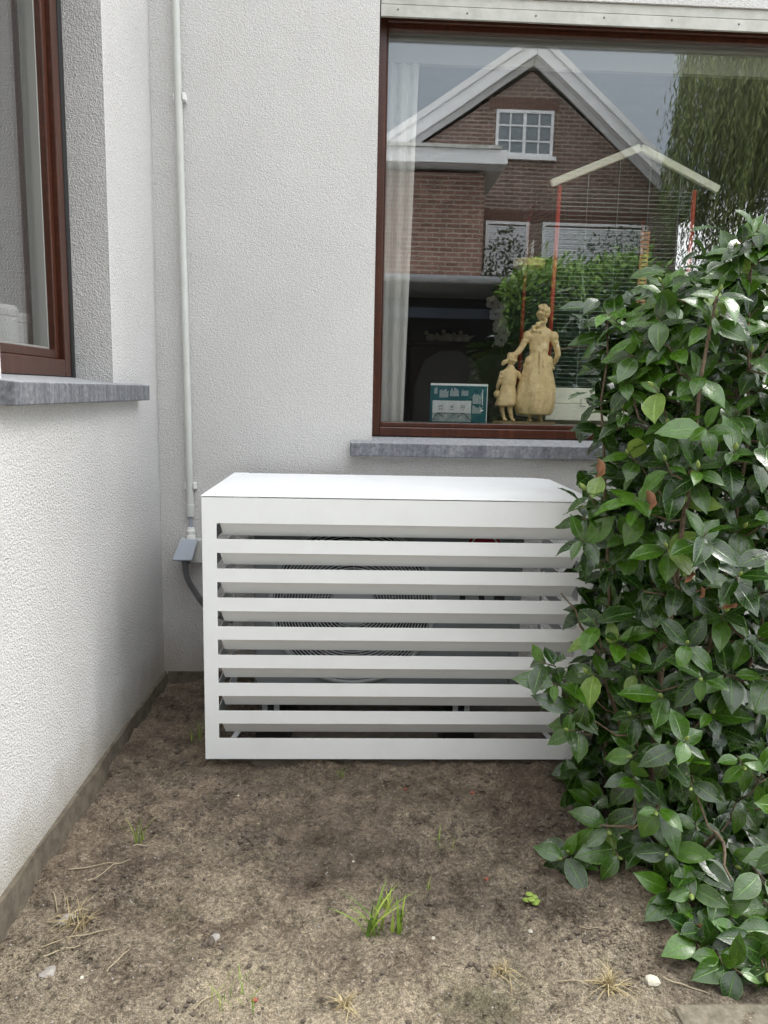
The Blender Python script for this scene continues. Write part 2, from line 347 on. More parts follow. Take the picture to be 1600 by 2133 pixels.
# ================================================================== the rendered house: two walls meeting in a corner
XW, YW = -.868, 3.46
house = empty('house', (XW, YW, 0), 'pale grey house corner in rough plaster with two mahogany windows', 'house')
def wall_hole(a0, a1, z0, z1, ha0, ha1, hz0, hz1, place, depth):
    """wall face with a hole; place(a, d, z): a along the wall, d into the wall; the rim gets a slight wobble like trowelled plaster"""
    mb = MB()
    A = [a0, ha0, ha1, a1]; Zs = [z0, hz0, hz1, z1]
    n = 40
    def seg(p, q, k): return [p + (q - p) * i / k for i in range(k + 1)]
    # four face panels
    for (b0, b1, c0, c1) in ((a0, ha0, z0, z1), (ha1, a1, z0, z1), (ha0, ha1, z0, hz0), (ha0, ha1, hz1, z1)):
        mb.add([place(b0, 0, c0), place(b1, 0, c0), place(b1, 0, c1), place(b0, 0, c1)], [(0, 1, 2, 3)])
    # reveals
    for (p, q) in (((ha0, hz0), (ha0, hz1)), ((ha0, hz1), (ha1, hz1)), ((ha1, hz1), (ha1, hz0)), ((ha1, hz0), (ha0, hz0))):
        mb.add([place(p[0], 0, p[1]), place(q[0], 0, q[1]), place(q[0], depth, q[1]), place(p[0], depth, p[1])], [(0, 1, 2, 3)])
    # back and outer rim
    for (b0, b1, c0, c1) in ((a0, ha0, z0, z1), (ha1, a1, z0, z1), (ha0, ha1, z0, hz0), (ha0, ha1, hz1, z1)):
        mb.add([place(b0, depth, c0), place(b1, depth, c0), place(b1, depth, c1), place(b0, depth, c1)], [(0, 1, 2, 3)])
    for (p, q) in (((a0, z0), (a0, z1)), ((a0, z1), (a1, z1)), ((a1, z1), (a1, z0))):
        mb.add([place(p[0], 0, p[1]), place(q[0], 0, q[1]), place(q[0], depth, q[1]), place(p[0], depth, p[1])], [(0, 1, 2, 3)])
    me = bpy.data.meshes.new('wall'); me.from_pydata(mb.v, [], mb.f)
    bm = bmesh.new(); bm.from_mesh(me); bmesh.ops.remove_doubles(bm, verts=bm.verts, dist=1e-5); bmesh.ops.recalc_face_normals(bm, faces=bm.faces); bm.to_mesh(me); bm.free()
    me.materials.append(STUCCO); o = bpy.data.objects.new('wall', me); COL.objects.link(o); o.parent = house; return o
WZ0, WZ1, WX0, WX1 = 1.10, 2.99, .085, 2.62       # big window opening
LZ0, LZ1, LY0, LY1 = 1.335, 2.95, 1.945, 2.83     # side window opening
wl = wall_hole(-1.6, YW + .32, .02, 5.6, LY0, LY1, LZ0, LZ1, lambda a, d, z: (XW - d, a, z), .30)
wb = wall_hole(XW + .0005, 4.2, .02, 5.6, WX0, WX1, WZ0, WZ1, lambda a, d, z: (a, YW + d, z), .32)
tag(wl, label='side wall of grey rough plaster'); tag(wb, label='back wall of grey rough plaster behind the white cover')
# plinths: mortar-smeared strips, the side one a little crooked
mb = MB(); n = 60
top = lambda y: .034 + (YW - y) * .0255
pv = []
for i in range(n + 1):
    y = YW + .0 - (YW + 1.5) * i / n; wob = .004 * math.sin(i * 1.7) + .003 * math.sin(i * .63)
    pv += [(XW + .012 + wob, y, top(y)), (XW + .020 + wob * 1.5, y, -.06), (XW - .02, y, top(y) + .004), (XW - .02, y, -.06)]
mb.add(pv, [f for i in range(n) for f in ((4*i, 4*i+4, 4*i+5, 4*i+1), (4*i+2, 4*i+6, 4*i+4, 4*i))])
PL = m_noisy('plinth_cement', (.085, .070, .052), (.185, .158, .118), 22, .92, .6, .005)
mb.build('plinth', PL, house); MB().box(XW + .02, 4.0, YW - .012, YW + .02, -.06, .036).build('plinth', PL, house)

# ---- large window in the back wall
def window_frame(name, prm):
    pass
win = MB()
FX0, FX1, FZ0, FZ1 = .078, 2.60, 1.150, 2.953
yF = 3.535
win.box(FX0, FX0 + .042, yF, yF + .07, FZ0, FZ1).box(FX1 - .042, FX1, yF, yF + .07, FZ0, FZ1).box(FX0 + .042, FX1 - .042, yF + .001, yF + .07, FZ0, FZ0 + .042).box(FX0 + .042, FX1 - .042, yF + .001, yF + .07, FZ1 - .042, FZ1)
win1 = win.build('window', WOOD, house, bevel=.004); tag(win1, label='wide mahogany window in the back wall')
sb = MB(); i0 = .042; t = .022
sb.box(FX0+i0, FX0+i0+t*.35, yF+.018, yF+.055, FZ0+i0, FZ1-i0).box(FX1-i0-t, FX1-i0, yF+.018, yF+.055, FZ0+i0, FZ1-i0).box(FX0+i0+t*.35, FX1-i0-t, yF+.0185, yF+.055, FZ0+i0, FZ0+i0+t).box(FX0+i0+t*.35, FX1-i0-t, yF+.0185, yF+.055, FZ1-i0-t, FZ1-i0)
sb.build('glazing_bead', WOOD, win1, bevel=.003)
MB().box(FX0+i0+.004, FX1-i0-.004, 3.577, 3.583, FZ0+i0+.004, FZ1-i0-.004).build('glass_pane', GLASS, win1)
# stone sill with a sloping top
sl_ = MB(); sl_.prism([(-.012, 3.405, 1.066), (-.012, 3.405, 1.125), (-.012, 3.56, 1.149), (-.012, 3.56, 1.066)], (-.012, 0, 0), (2.74, 0, 0))
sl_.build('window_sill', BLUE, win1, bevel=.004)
# roller shutter rail over the window
RAIL = m_noisy('weathered_aluminium', (.38, .38, .345), (.52, .52, .485), 14, .45, .1); RAIL2 = m_noisy('grey_shutter_box', (.42, .43, .43), (.50, .51, .51), 8, .5, .1)
rl = MB().box(WX0 + .004, WX1 - .004, 3.462, 3.490, 2.905, 2.945); rl.box(WX0 + .004, WX1 - .004, 3.470, 3.530, 2.950, 2.988).box(WX0 + .004, WX1-.004, 3.458, 3.462, 2.897, 2.905)
ro = rl.build('shutter_rail', RAIL, win1, bevel=.002)
for k in range(9):
    x = .16 + k * .29; sc_ = MB().lathe([(.0005, -.003), (.004, -.003), (.004, .0), (.0005, .001)], n=8).build('screw', DARKGREY, win1); sc_.rotation_euler = (R(90), 0, 0); sc_.location = (x, 3.460, 2.926 + .004 * math.sin(k * 5))
# interior of the room: dim
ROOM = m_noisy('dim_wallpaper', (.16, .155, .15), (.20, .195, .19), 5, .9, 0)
rm = MB(); x0, x1, y0, y1, z0, z1 = -.6, 4.4, 3.785, 7.6, .2, 2.995
rm.add([(x0,y1,z0),(x1,y1,z0),(x1,y1,z1),(x0,y1,z1)], [(0,1,2,3)]).add([(x0,y0,z0),(x0,y1,z0),(x0,y1,z1),(x0,y0,z1)], [(0,1,2,3)]).add([(x1,y0,z0),(x1,y1,z0),(x1,y1,z1),(x1,y0,z1)], [(0,1,2,3)])
rm.add([(x0,y0,z0),(x1,y0,z0),(x1,y1,z0),(x0,y1,z0)], [(0,1,2,3)]).add([(x0,y0,z1),(x1,y0,z1),(x1,y1,z1),(x0,y1,z1)], [(0,1,2,3)])
rm.build('room_lining', ROOM, house)
MARBLE = m_noisy('dark_marble', (.10, .10, .10), (.16, .16, .155), 9, .35, 0)
MB().box(WX0 + .002, WX1 - .002, 3.612, 3.86, 1.185, 1.210).build('window_ledge', MARBLE, house)
PELM = mat('cream_paint', (.72, .72, .68), .6); PELD = mat('taupe_paint', (.30, .30, .28), .6)
MB().box(WX0 + .01, WX1, 3.66, 3.69, 2.80, 2.955).build('curtain_pelmet', PELD, house)

# ---- side window
xF = XW - .135
sw = MB()
def yz_frame(mb, xa, xb, y0, y1, z0, z1, tl, tr, tb):
    mb.box(xa, xb, y0, y0 + tl, z0, z1).box(xa, xb, y1 - tr, y1, z0, z1).box(xa + .001, xb, y0 + tl, y1 - tr, z0, z0 + tb).box(xa + .001, xb, y0 + tl, y1 - tr, z1 - tb, z1)
yz_frame(sw, xF - .07, xF, LY0 + .004, LY1 - .030, LZ0 + .045, LZ1 - .01, .05, .055, .058)
win2 = sw.build('window', WOOD, house, bevel=.004); tag(win2, label='narrow mahogany window in the side wall')
MB().box(xF - .05, xF + .006, LY1 - .029, LY1 - .001, LZ0 + .030, LZ1 - .01).build('sealing_strip', RUBBER, win2, bevel=.006)
b2 = MB(); yz_frame(b2, xF - .085, xF - .018, LY0 + .055, LY1 - .086, LZ0 + .104, LZ1 - .07, .03, .034, .030); b2.build('sash', WOOD, win2, bevel=.004)
b3 = MB(); yz_frame(b3, xF - .084, xF - .040, LY0 + .086, LY1 - .1205, LZ0 + .1345, LZ1 - .105, .008, .010, .008); b3.build('glazing_gasket', mat('grey_gasket', (.30, .30, .28), .5), win2)
MB().box(xF - .070, xF - .064, LY0 + .09, LY1 - .126, LZ0 + .14, LZ1 - .11).build('glass_pane', GLASS_SIDE, win2)
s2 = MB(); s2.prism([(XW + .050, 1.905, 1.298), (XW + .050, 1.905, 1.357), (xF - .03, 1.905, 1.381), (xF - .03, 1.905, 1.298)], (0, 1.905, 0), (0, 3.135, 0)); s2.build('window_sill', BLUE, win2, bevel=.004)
k_ = MB(); KIT = mat('kitchen_wall', (.55, .56, .52), .8); x0, x1, y0, y1, z0, z1 = -3.2, XW - .31, 1.3, 3.40, .5, 2.98
k_.add([(x0,y0,z0),(x0,y1,z0),(x0,y1,z1),(x0,y0,z1)], [(0,1,2,3)]).add([(x0,y1,z0),(x1,y1,z0),(x1,y1,z1),(x0,y1,z1)], [(0,1,2,3)]).add([(x0,y0,z0),(x1,y0,z0),(x1,y0,z1),(x0,y0,z1)], [(0,1,2,3)])
k_.add([(x0,y0,z0),(x1,y0,z0),(x1,y1,z0),(x0,y1,z0)], [(0,1,2,3)]).add([(x0,y0,z1),(x1,y0,z1),(x1,y1,z1),(x0,y1,z1)], [(0,1,2,3)]); k_.build('room_lining', KIT, house)
MB().box(XW - .60, XW - .24, LY0 + .002, LY1 - .002, 1.380, 1.405).build('window_ledge', PELM, house)
local(house)
# canisters on the kitchen ledge
for (x, y, s_, lab) in ((-1.165, 2.735, 1.0, 'white lidded canister behind the side window, nearest the frame'), (-1.165, 2.615, 1.08, 'taller white canister beside the first, at the plaster edge')):
    c_ = empty('canister', (x, y, 1.405), lab, 'canister', 'canisters on the kitchen ledge')
    MB().lathe([(.048*s_, 0), (.052*s_, .004), (.052*s_, .150*s_), (.047*s_, .152*s_)], n=32).build('body', WHITEPL, c_, smooth=False)
    MB().lathe([(.055*s_, .153*s_), (.056*s_, .158*s_), (.056*s_, .172*s_), (.050*s_, .184*s_), (.012*s_, .188*s_)], n=32).build('lid', WHITEPL, c_)

# ================================================================== heat pump and its white louvred cover
BX0, BX1, BY0, BY1, BZ0, BZ1 = -.517, .864, 2.619, 3.36, .022, .984
pad = MB().box(BX0 + .16, BX1 + .12, BY0 + .03, BY1 + .02, -.05, .010).build('concrete_base', m_noisy('soiled_concrete', (.10, .085, .068), (.17, .15, .12), 30, .95, .5), bevel=.006)
tag(pad, 'low weathered concrete slab under the white louvred cover', 'slab')
cov = empty('heat_pump_cover', (BX0, BY0, BZ0), 'white powder-coated louvred cover over an outdoor heat pump', 'cover')
ST = .050                         # stile width
T = .0022
# front frame
MB().box(BX0, BX0 + ST, BY0, BY0 + T, BZ0, BZ1 - .003).box(BX0, BX0 + T, BY0 + T, BY0 + .03, BZ0, BZ1 - .003).build('stile', SHEET, cov)
MB().box(BX1 - ST, BX1, BY0, BY0 + T, BZ0, BZ1 - .003).box(BX1 - T, BX1, BY0 + T, BY0 + .03, BZ0, BZ1 - .003).build('stile', SHEET, cov)
def louvre(name, z0, z1, fin=True):
    mb = MB(); x0, x1 = BX0 + ST, BX1 - ST
    mb.box(x0, x1, BY0, BY0 + T, z0, z1)
    if fin:
        xa, xb = x0 + .010, x1 - .010
        # folded lip: drops back and down behind the strip
        p = [(BY0 + .0025, z0 + .002), (BY0 + .042, z0 - .050), (BY0 + .0445, z0 - .050), (BY0 + .005, z0 + .002)]
        vs = [(xa, *p[0]), (xa + .007, *p[1]), (xa + .007, *p[2]), (xa, *p[3]), (xb, *p[0]), (xb - .007, *p[1]), (xb - .007, *p[2]), (xb, *p[3])]
        mb.add(vs, [(0, 1, 2, 3), (7, 6, 5, 4), (0, 4, 5, 1), (1, 5, 6, 2), (2, 6, 7, 3), (3, 7, 4, 0)])
    return mb.build(name, SHEET, cov)
louvre('top_band', BZ1 - .003 - .090, BZ1 - .003)
gap, sh = .0562, .0485
z = BZ1 - .003 - .090 - gap
for k in range(7):
    louvre('slat', z - sh, z); z -= sh + gap
louvre('bottom_band', BZ0, z, fin=False)
# sides, top and fixing brackets
for xs_ in (BX0, BX1):
    s = MB(); xa, xb = (xs_, xs_ + T) if xs_ < 0 else (xs_ - T, xs_)
    s.box(xa, xb, BY0 + .032, BY1, BZ1 - .093, BZ1 - .003).box(xa, xb, BY0 + .032, BY0 + .08, BZ0, BZ1 - .093).box(xa, xb, BY1 - .05, BY1, BZ0, BZ1 - .093)
    zz = BZ1 - .093 - gap
    for k in range(7): s.box(xa, xb, BY0 + .08, BY1 - .05, zz - sh, zz); zz -= sh + gap
    s.box(xa, xb, BY0 + .08, BY1 - .05, BZ0, zz); s.build('side_panel', SHEET, cov)
tp = MB(); c = .045
tp.prism([(BX0 - .003, BY0 - .002, BZ1), (BX1 + .003, BY0 - .002, BZ1), (BX1 + .003, BY1 - c, BZ1), (BX1 - .055, BY1 - .008, BZ1), (BX1 - .058, BY1, BZ1), (BX0 + .075, BY1, BZ1), (BX0 + .070, BY1 - .012, BZ1), (BX0 + .062, BY1 + .014, BZ1), (BX0 - .003, BY1 + .014, BZ1)], (0, 0, 0), (0, 0, .0025))
tpo = tp.build('top_panel', SHEET, cov, bevel=.0008)
text('evolar', 'maker_lettering', PRINTGREY, tpo, .036, (BX0 + .115, BY0 + .055, BZ1 + .0026), (0, 0, 0), ext=.0002)
# rivets and a bent return at the back edge
for (x, y) in ((BX0 + .05, BY1 - .08), (BX0 + .04, BY0 + .05), (BX0 + .36, BY0 + .02), (BX1 - .12, BY1 - .06), (BX1 - .06, BY0 + .05)):
    MB().lathe([(.0035, 0), (.0032, .0008), (.001, .0014)], (x, y, BZ1 + .0025), 8).build('rivet', GALV, tpo)
for sx in (BX0 + .004, BX1 - .034):
    a = MB()
    for (z0_, z1_) in ((BZ0 + .01, BZ1 - .02),): a.box(sx, sx + .03, BY0 + .06, BY0 + .063, z0_, z1_)
    a.build('inner_angle', SHEET, cov)
# slanted floor brackets behind the lowest gap
for sx, d in ((BX0 + .052, .05), (BX1 - .075, -.05)):
    MB().prism([(sx, BY0 + .05, BZ0 + .006), (sx + .022, BY0 + .05, BZ0 + .006), (sx + .022 + d, BY0 + .40, BZ0 + .006), (sx + d, BY0 + .40, BZ0 + .006)], (0, 0, 0), (0, 0, .003)).build('floor_bracket', SHEET, cov)
local(cov)

UY0, UY1 = 2.76, 3.10
UX0, UX1, UZ0, UZ1 = -.357, .640, .225, .945
unit = empty('heat_pump', ((UX0+UX1)/2, UY0, .05), 'grey outdoor heat pump with round fan grille inside the white cover', 'heat pump')
FCX, FCZ, FR = .008, .568, .305
cs = MB(); cs.box(UX0, UX1, UY0 + .05, UY1, UZ0, UZ1)
# front panel with the round fan opening
nn = 48; ring = [(FCX + FR * math.cos(2*math.pi*i/nn), FCZ + FR * math.sin(2*math.pi*i/nn)) for i in range(nn)]
def rect_at(a):
    dx, dz = math.cos(a), math.sin(a); ts = []
    if dx > 1e-9: ts.append((.42 - 0 - FCX) / dx)
    if dx < -1e-9: ts.append((UX0 - FCX) / dx)
    if dz > 1e-9: ts.append((UZ1 - FCZ) / dz)
    if dz < -1e-9: ts.append((UZ0 - FCZ) / dz)
    t_ = min(ts); return (FCX + dx*t_, FCZ + dz*t_)
fv = [(x, UY0, z) for x, z in ring] + [(x, UY0 + .045, FCZ + (z - FCZ) * .98) for x, z in ring] + [(rect_at(2*math.pi*i/nn)[0], UY0, rect_at(2*math.pi*i/nn)[1]) for i in range(nn)]
cs.add(fv, [(i, (i+1) % nn, 2*nn + (i+1) % nn, 2*nn + i) for i in range(nn)] + [(i, nn + i, nn + (i+1) % nn, (i+1) % nn) for i in range(nn)])
cs.box(UX0, UX0 + .003, UY0, UY0 + .05, UZ0, UZ1).box(.4205, .606, UY0 - .001, UY0 + .05, UZ0, UZ1).box(.609, UX1, UY0 - .001, UY0 + .05, UZ0, UZ1)
cs.build('casing', UNITGREY, unit)
MB().lathe([(FR - .004, 0), (FR - .004, .002)], n=40).build('fan_recess', BLACK, unit).matrix_basis = Matrix.Translation((FCX, UY0 + .044, FCZ)) @ Matrix.Rotation(R(90), 4, 'X')
# fan blades
fan = MB()
for k in range(3):
    a0 = 2*math.pi*k/3
    vs = []
    for i in range(7):
        a = a0 + i * .22
        for r_ in (.06, .27): vs.append((FCX + r_*math.cos(a), UY0 + .035 - .012 * i / 6 * (1 if r_ > .1 else .6), FCZ + r_*math.sin(a)))
    fan.add(vs, [(2*i, 2*i+1, 2*i+3, 2*i+2) for i in range(6)])
fan.build('fan', DARKGREY, unit)
# grille: rings, radial spokes, hub and the raised rim
gl_ = MB(); nseg = 64
def ringp(r_, y): return [(FCX + r_*math.cos(2*math.pi*i/nseg), y, FCZ + r_*math.sin(2*math.pi*i/nseg)) for i in range(nseg)]
for k in range(20): gl_.tube(ringp(.086 + k * .0108, UY0 - .012 + (k/20)**3 * .010), .0024, 5, closed=True)
for k in range(18):
    a = 2*math.pi*k/18; tw = .9
    gl_.tube([(FCX + r_*math.cos(a + tw*(r_-.2)*4), UY0 - .009 + (r_/.3)**4*.009, FCZ + r_*math.sin(a + tw*(r_-.2)*4)) for r_ in (.075, .15, .22, .292)], .0016, 4)
gl_.build('fan_grille', GREY_FIN, unit)
rim = MB().tube(ringp(FR, UY0 - .004), .009, 8, closed=True); rim.build('grille_rim', GREY_FIN, unit, smooth=True)
hub = MB().lathe([(.082, 0), (.080, .008), (.06, .013), (.01, .014)], n=36).build('grille_hub', GREY_FIN, unit); hub.matrix_basis = Matrix.Translation((FCX, UY0 - .008, FCZ)) @ Matrix.Rotation(R(90), 4, 'X')
# maker's mark: emblem and letters on the right panel
emb = MB().lathe([(.062, 0), (.062, .001)], n=40).build('emblem', RED, unit); emb.matrix_basis = Matrix.Translation((.492, UY0 - .0012, .790)) @ Matrix.Rotation(R(90), 4, 'X')
ew = MB().tube([(.049*math.cos(t_), 0, .049*math.sin(t_)) for t_ in np.linspace(.0, 5.4, 40)], .0035, 5).build('emblem_ring', WHITEPL, unit); ew.location = (.492, UY0 - .003, .790)
lg = text('LG', 'maker_letters', BLACK, unit, .15, (.492, UY0 - .0016, .600), (R(90), 0, 0), bold=.003)
# feet: perforated galvanised rails, rubber blocks
def perforated(pts_box, axis):
    return MB().box(*pts_box)
for x in (-.29, .42):
    b = MB()
    for s_ in (-.022, .022): b.box(x + s_ - .010, x + s_ + .010, 2.70, 3.16, .205, .209).box(x + s_ - .010, x + s_ + .010, 2.697, 2.70, .135, .209)
    b.build('foot_rail', GALV, unit)
    h = MB()
    for j in range(5): h.box(x - .004, x + .004, 2.694, 2.6965, .140 + j*.014, .147 + j*.014)
    h.build('rail_slot', BLACK, unit)
    MB().prism([(x - .07, 2.72, .014), (x + .07, 2.72, .014), (x + .045, 2.72, .134), (x - .045, 2.72, .134)], (0, 0, 0), (0, .46, 0)).build('rubber_block', RUBBER, unit, bevel=.006)
MB().box(UX0 - .02, UX1 + .02, 2.98, 3.01, .134, .200).build('cross_rail', BLACK, unit)
st = MB().box(-.375, -.353, 2.735, 2.738, .80, .975).box(-.375, -.353, 2.735, 2.76, .975, .978); st.build('hanging_strap', GALV, unit)
hs = MB()
for j in range(8): hs.tube([(-.364 + .005*math.cos(a), 2.7345, .815 + j*.02 + .005*math.sin(a)) for a in np.linspace(0, 6.28, 9)[:-1]], .0012, 4, closed=True)
hs.build('strap_hole', DARKGREY, unit)
local(unit)
# keep matrix_basis children right: their own basis is in world space too

# ================================================================== conduit, socket and flexible cable on the back wall
con = empty('conduit', (-.745, 3.43, .78), 'pale grey vertical conduit pipe clipped to the back wall', 'pipe')
MB().tube([(-.728, 3.434, .80), (-.736, 3.434, 1.6), (-.747, 3.434, 2.54), (-.780, 3.434, 5.55)], .0155, 20, cap=False).build('pipe', PVC, con, smooth=True)
MB().lathe([(.0185, 0), (.0185, .052), (.0165, .055)], (-.7275, 3.434, .778), 20).build('end_sleeve', PVC, con)
for (x, z) in ((-.747, 2.545), (-.7295, .915), (-.764, 4.1)):
    b = MB().box(x - .022, x + .030, 3.446, 3.458, z - .014, z + .014).box(x + .0175, x + .031, 3.424, 3.447, z - .013, z + .015).box(x - .0215, x - .0165, 3.430, 3.447, z - .013, z + .013)
    b.build('clip', WHITEPL, con, bevel=.002)
local(con)
sk = empty('socket_box', (-.725, 3.44, .56), 'grey outdoor socket with its flap held open by a plug', 'socket')
MB().box(-.772, -.672, 3.398, 3.458, .570, .676).build('housing', PVC, sk, bevel=.005)
MB().lathe([(.021, .676), (.021, .690), (.0175, .692), (.0175, .704), (.0200, .706), (.0200, .714), (.0165, .717), (.015, .726), (.008, .728)], (-.728, 3.434, 0), 20).build('cable_gland', WHITEPL, sk)
MB().tube([(-.728, 3.434, .72), (-.727, 3.434, .81)], .0075, 10).build('cable', GREYPL, sk)
fl = MB().add([(-.768, 3.398, .680), (-.690, 3.398, .680), (-.690, 3.398, .672), (-.768, 3.398, .672), (-.786, 3.318, .602), (-.702, 3.318, .602), (-.702, 3.323, .594), (-.786, 3.323, .594)],
    [(0, 1, 5, 4), (3, 7, 6, 2), (0, 4, 7, 3), (1, 2, 6, 5), (4, 5, 6, 7), (0, 3, 2, 1)]); fl.build('flap', GREYPL, sk, bevel=.002)
MB().tube([(-.735, 3.40, .62), (-.735, 3.352, .60), (-.735, 3.345, .575)], [.020, .020, .016], 14).build('plug', DARKGREY, sk)
local(sk)
P = [Vector(p) for p in ((-.737, 3.346, .585), (-.735, 3.344, .545), (-.722, 3.342, .50), (-.695, 3.338, .455), (-.655, 3.330, .40), (-.60, 3.32, .36), (-.52, 3.30, .33))]
cv = []
for i in range(len(P) - 1):
    p0, p1, p2, p3 = P[max(i-1, 0)], P[i], P[i+1], P[min(i+2, len(P)-1)]
    for j in range(24):
        t = j / 24; cv.append(.5*((2*p1)+(p2-p0)*t+(2*p0-5*p1+4*p2-p3)*t*t+(3*p1-p0-3*p2+p3)*t**3))
fx = MB().tube(cv, [.0145 if i % 2 else .0118 for i in range(len(cv))], 12).build('flexible_conduit', m_noisy('corrugated_grey', (.12, .12, .122), (.17, .17, .173), 30, .5, 0))
tag(fx, 'dark grey corrugated cable hose running from the socket behind the cover', 'hose')

# ================================================================== things on the inner ledge
LEDGE = 1.210
# sheer curtain at the left
CUR = bpy.data.materials.new('sheer_fabric'); CUR.use_nodes = True; g = G(CUR); t = CUR.node_tree
g.b.inputs['Base Color'].default_value = (.80, .79, .76, 1); g.b.inputs['Roughness'].default_value = .9
trn = t.nodes.new('ShaderNodeBsdfTransparent'); trl = t.nodes.new('ShaderNodeBsdfTranslucent'); trl.inputs[0].default_value = (.8, .79, .76, 1)
m1 = t.nodes.new('ShaderNodeMixShader'); m2 = t.nodes.new('ShaderNodeMixShader'); m1.inputs[0].default_value = .35
wv = g.noise(g.map(g.pos(), (400, 400, 18)), 1.0, 3); t.links.new(g.ramp(wv, [(.3, .62), (.7, .92)]), m2.inputs[0])
t.links.new(g.b.outputs[0], m1.inputs[1]); t.links.new(trl.outputs[0], m1.inputs[2]); t.links.new(trn.outputs[0], m2.inputs[1]); t.links.new(m1.outputs[0], m2.inputs[2])
t.links.new(m2.outputs[0], t.nodes['Material Output'].inputs[0])
cur = empty('curtain', (.17, 3.64, LEDGE), 'white sheer curtain hanging at the left of the wide window', 'curtain')
def drape(name, xa, xb, xa2, xb2, y, folds, amp):
    nu, nv = 60, 16; vs = []
    for j in range(nv + 1):
        v = j / nv; z = LEDGE + .003 + (2.80 - LEDGE) * v
        for i in range(nu + 1):
            u = i / nu; x = (xa2 + (xb2 - xa2) * u) * (1 - v) + (xa + (xb - xa) * u) * v
            vs.append((x, y + amp * math.sin(u * folds * 6.28 + .6 * math.sin(v * 3)) * (.6 + .4 * v), z))
    me_ = MB().add(vs, [(j*(nu+1)+i, j*(nu+1)+i+1, (j+1)*(nu+1)+i+1, (j+1)*(nu+1)+i) for j in range(nv) for i in range(nu)]).build(name, CUR, cur, smooth=True)
    return me_
drape('panel', .105, .270, .105, .238, 3.672, 3.0, .010); drape('folded_edge', .190, .272, .155, .240, 3.700, 2.0, .008)
local(cur)

# leaflet in a wire stand
TEAL = m_noisy('teal_print', (.012, .085, .105), (.016, .10, .12), 30, .45, 0); PAPER = mat('paper', (.78, .79, .78), .7); PALE = mat('pale_grey_print2', (.52, .55, .55), .6); INK = mat('ink', (.02, .03, .035), .6)
lf = empty('leaflet', (.50, 3.68, LEDGE), 'teal printed leaflet with prices standing on its side in a wire rack', 'leaflet')
lx0, lx1, lz0, lz1, ly = .366, .642, LEDGE + .003, 1.398, 3.68
MB().box(lx0, lx1 - .004, ly, ly + .002, lz0, lz1 - .010).build('cover_page', TEAL, lf)
MB().box(lx0 + .002, lx1, ly + .003, ly + .012, lz0, lz1).build('inner_pages', PAPER, lf)
pr = MB().box(lx0 + .012, lx1 - .078, ly - .0012, ly - .0004, lz0 + .045, lz0 + .104); pr.build('price_panel', PALE, lf)
pp = MB().box(lx0 + .012, lx1 - .078, ly - .0012, ly - .0004, lz0 + .004, lz0 + .0445); pp.build('picture_panel', m_noisy('picture', (.10, .17, .17), (.45, .5, .48), 28, .5, 0), lf)
for i, s_ in enumerate(('23,', '16.', '-2!')):
    text(s_, 'price', INK, lf, .026, (lx0 + .052 + i * .053, ly - .0022, lz0 + .072), (R(90), R(-90), 0))
    MB().box(lx0 + .028 + i*.053, lx0 + .0295 + i*.053, ly - .0022, ly - .0013, lz0 + .046, lz0 + .103).build('divider', PAPER, lf)
for (xa, za, n_, h_) in ((.02, .135, 3, .034), (.045, .118, 9, .045), (.095, .125, 9, .040), (.150, .128, 7, .036), (.205, .090, 9, .055), (.205, .045, 9, .040)):
    b = MB()
    for j in range(n_): b.box(lx0 + xa + j*.0048, lx0 + xa + j*.0048 + .0022, ly - .0011, ly - .0003, lz0 + za, lz0 + za + h_ * rng.uniform(.6, 1))
    b.build('text_lines', PALE, lf)
MB().box(lx1 - .026, lx1 - .023, ly - .0011, ly - .0003, lz0 + .085, lz0 + .160).build('headline', PAPER, lf)
MB().add([(lx1 - .034, ly - .001, lz0 + .052), (lx1 - .016, ly - .001, lz0 + .060), (lx1 - .030, ly - .001, lz0 + .066), (lx1 - .018, ly - .001, lz0 + .080), (lx1 - .036, ly - .001, lz0 + .064)], [(0, 1, 2), (2, 3, 4)]).build('swoosh_mark', PAPER, lf)
MB().tube([(lx0 + .005, ly - .012, LEDGE + .004), (lx0 + .035, ly - .012, LEDGE + .048), (lx0 + .165, ly - .012, LEDGE + .048), (lx0 + .205, ly - .012, LEDGE + .004)], .0018, 6).tube([(lx0 + .04, ly - .012, LEDGE + .048), (lx0 + .10, ly + .014, LEDGE + .004), (lx0 + .16, ly - .012, LEDGE + .048)], .0016, 6).build('wire_rack', BLACK, lf)
local(lf)

# figurine: woman and child, seen from behind
STONE = mat('cream_resin', (.56, .42, .20), .55); g = G(STONE); p = g.pos(); g.col(g.ramp(g.math('ADD', g.math('MULTIPLY', g.noise(p, 35, 4), .5), g.math('MULTIPLY', g.noise(p, 180, 3), .5)), [(.35, (.60, .43, .20)), (.60, (.80, .62, .34))])); g.nrm(g.bump(g.noise(p, 220, 3), .3, .0012))
stt = empty('figurine', (.90, 3.74, LEDGE), 'cream figurine of a long-skirted woman with a hand on a child\'s head', 'figurine')
def sculpt(mb, name, voxel, lump=.0):
    o = mb.build(name, STONE, stt, smooth=True)
    r_ = o.modifiers.new('remesh', 'REMESH'); r_.mode = 'VOXEL'; r_.voxel_size = voxel; r_.use_smooth_shade = True
    s_ = o.modifiers.new('smooth', 'SMOOTH'); s_.factor = .5; s_.iterations = 3
    return o
def loft(mb, rings, n=36, fn=None):
    vs = []
    for i, (cx, cy, cz, rx, ry) in enumerate(rings):
        for j in range(n):
            a = 2*math.pi*j/n; k = fn(a, cz) if fn else 1.0
            vs.append((cx + rx*k*math.cos(a), cy + ry*k*math.sin(a), cz))
    L = len(rings)
    mb.add(vs, [(i*n+j, i*n+(j+1) % n, (i+1)*n+(j+1) % n, (i+1)*n+j) for i in range(L-1) for j in range(n)] + [tuple(range(n))[::-1], tuple(range((L-1)*n, L*n))])
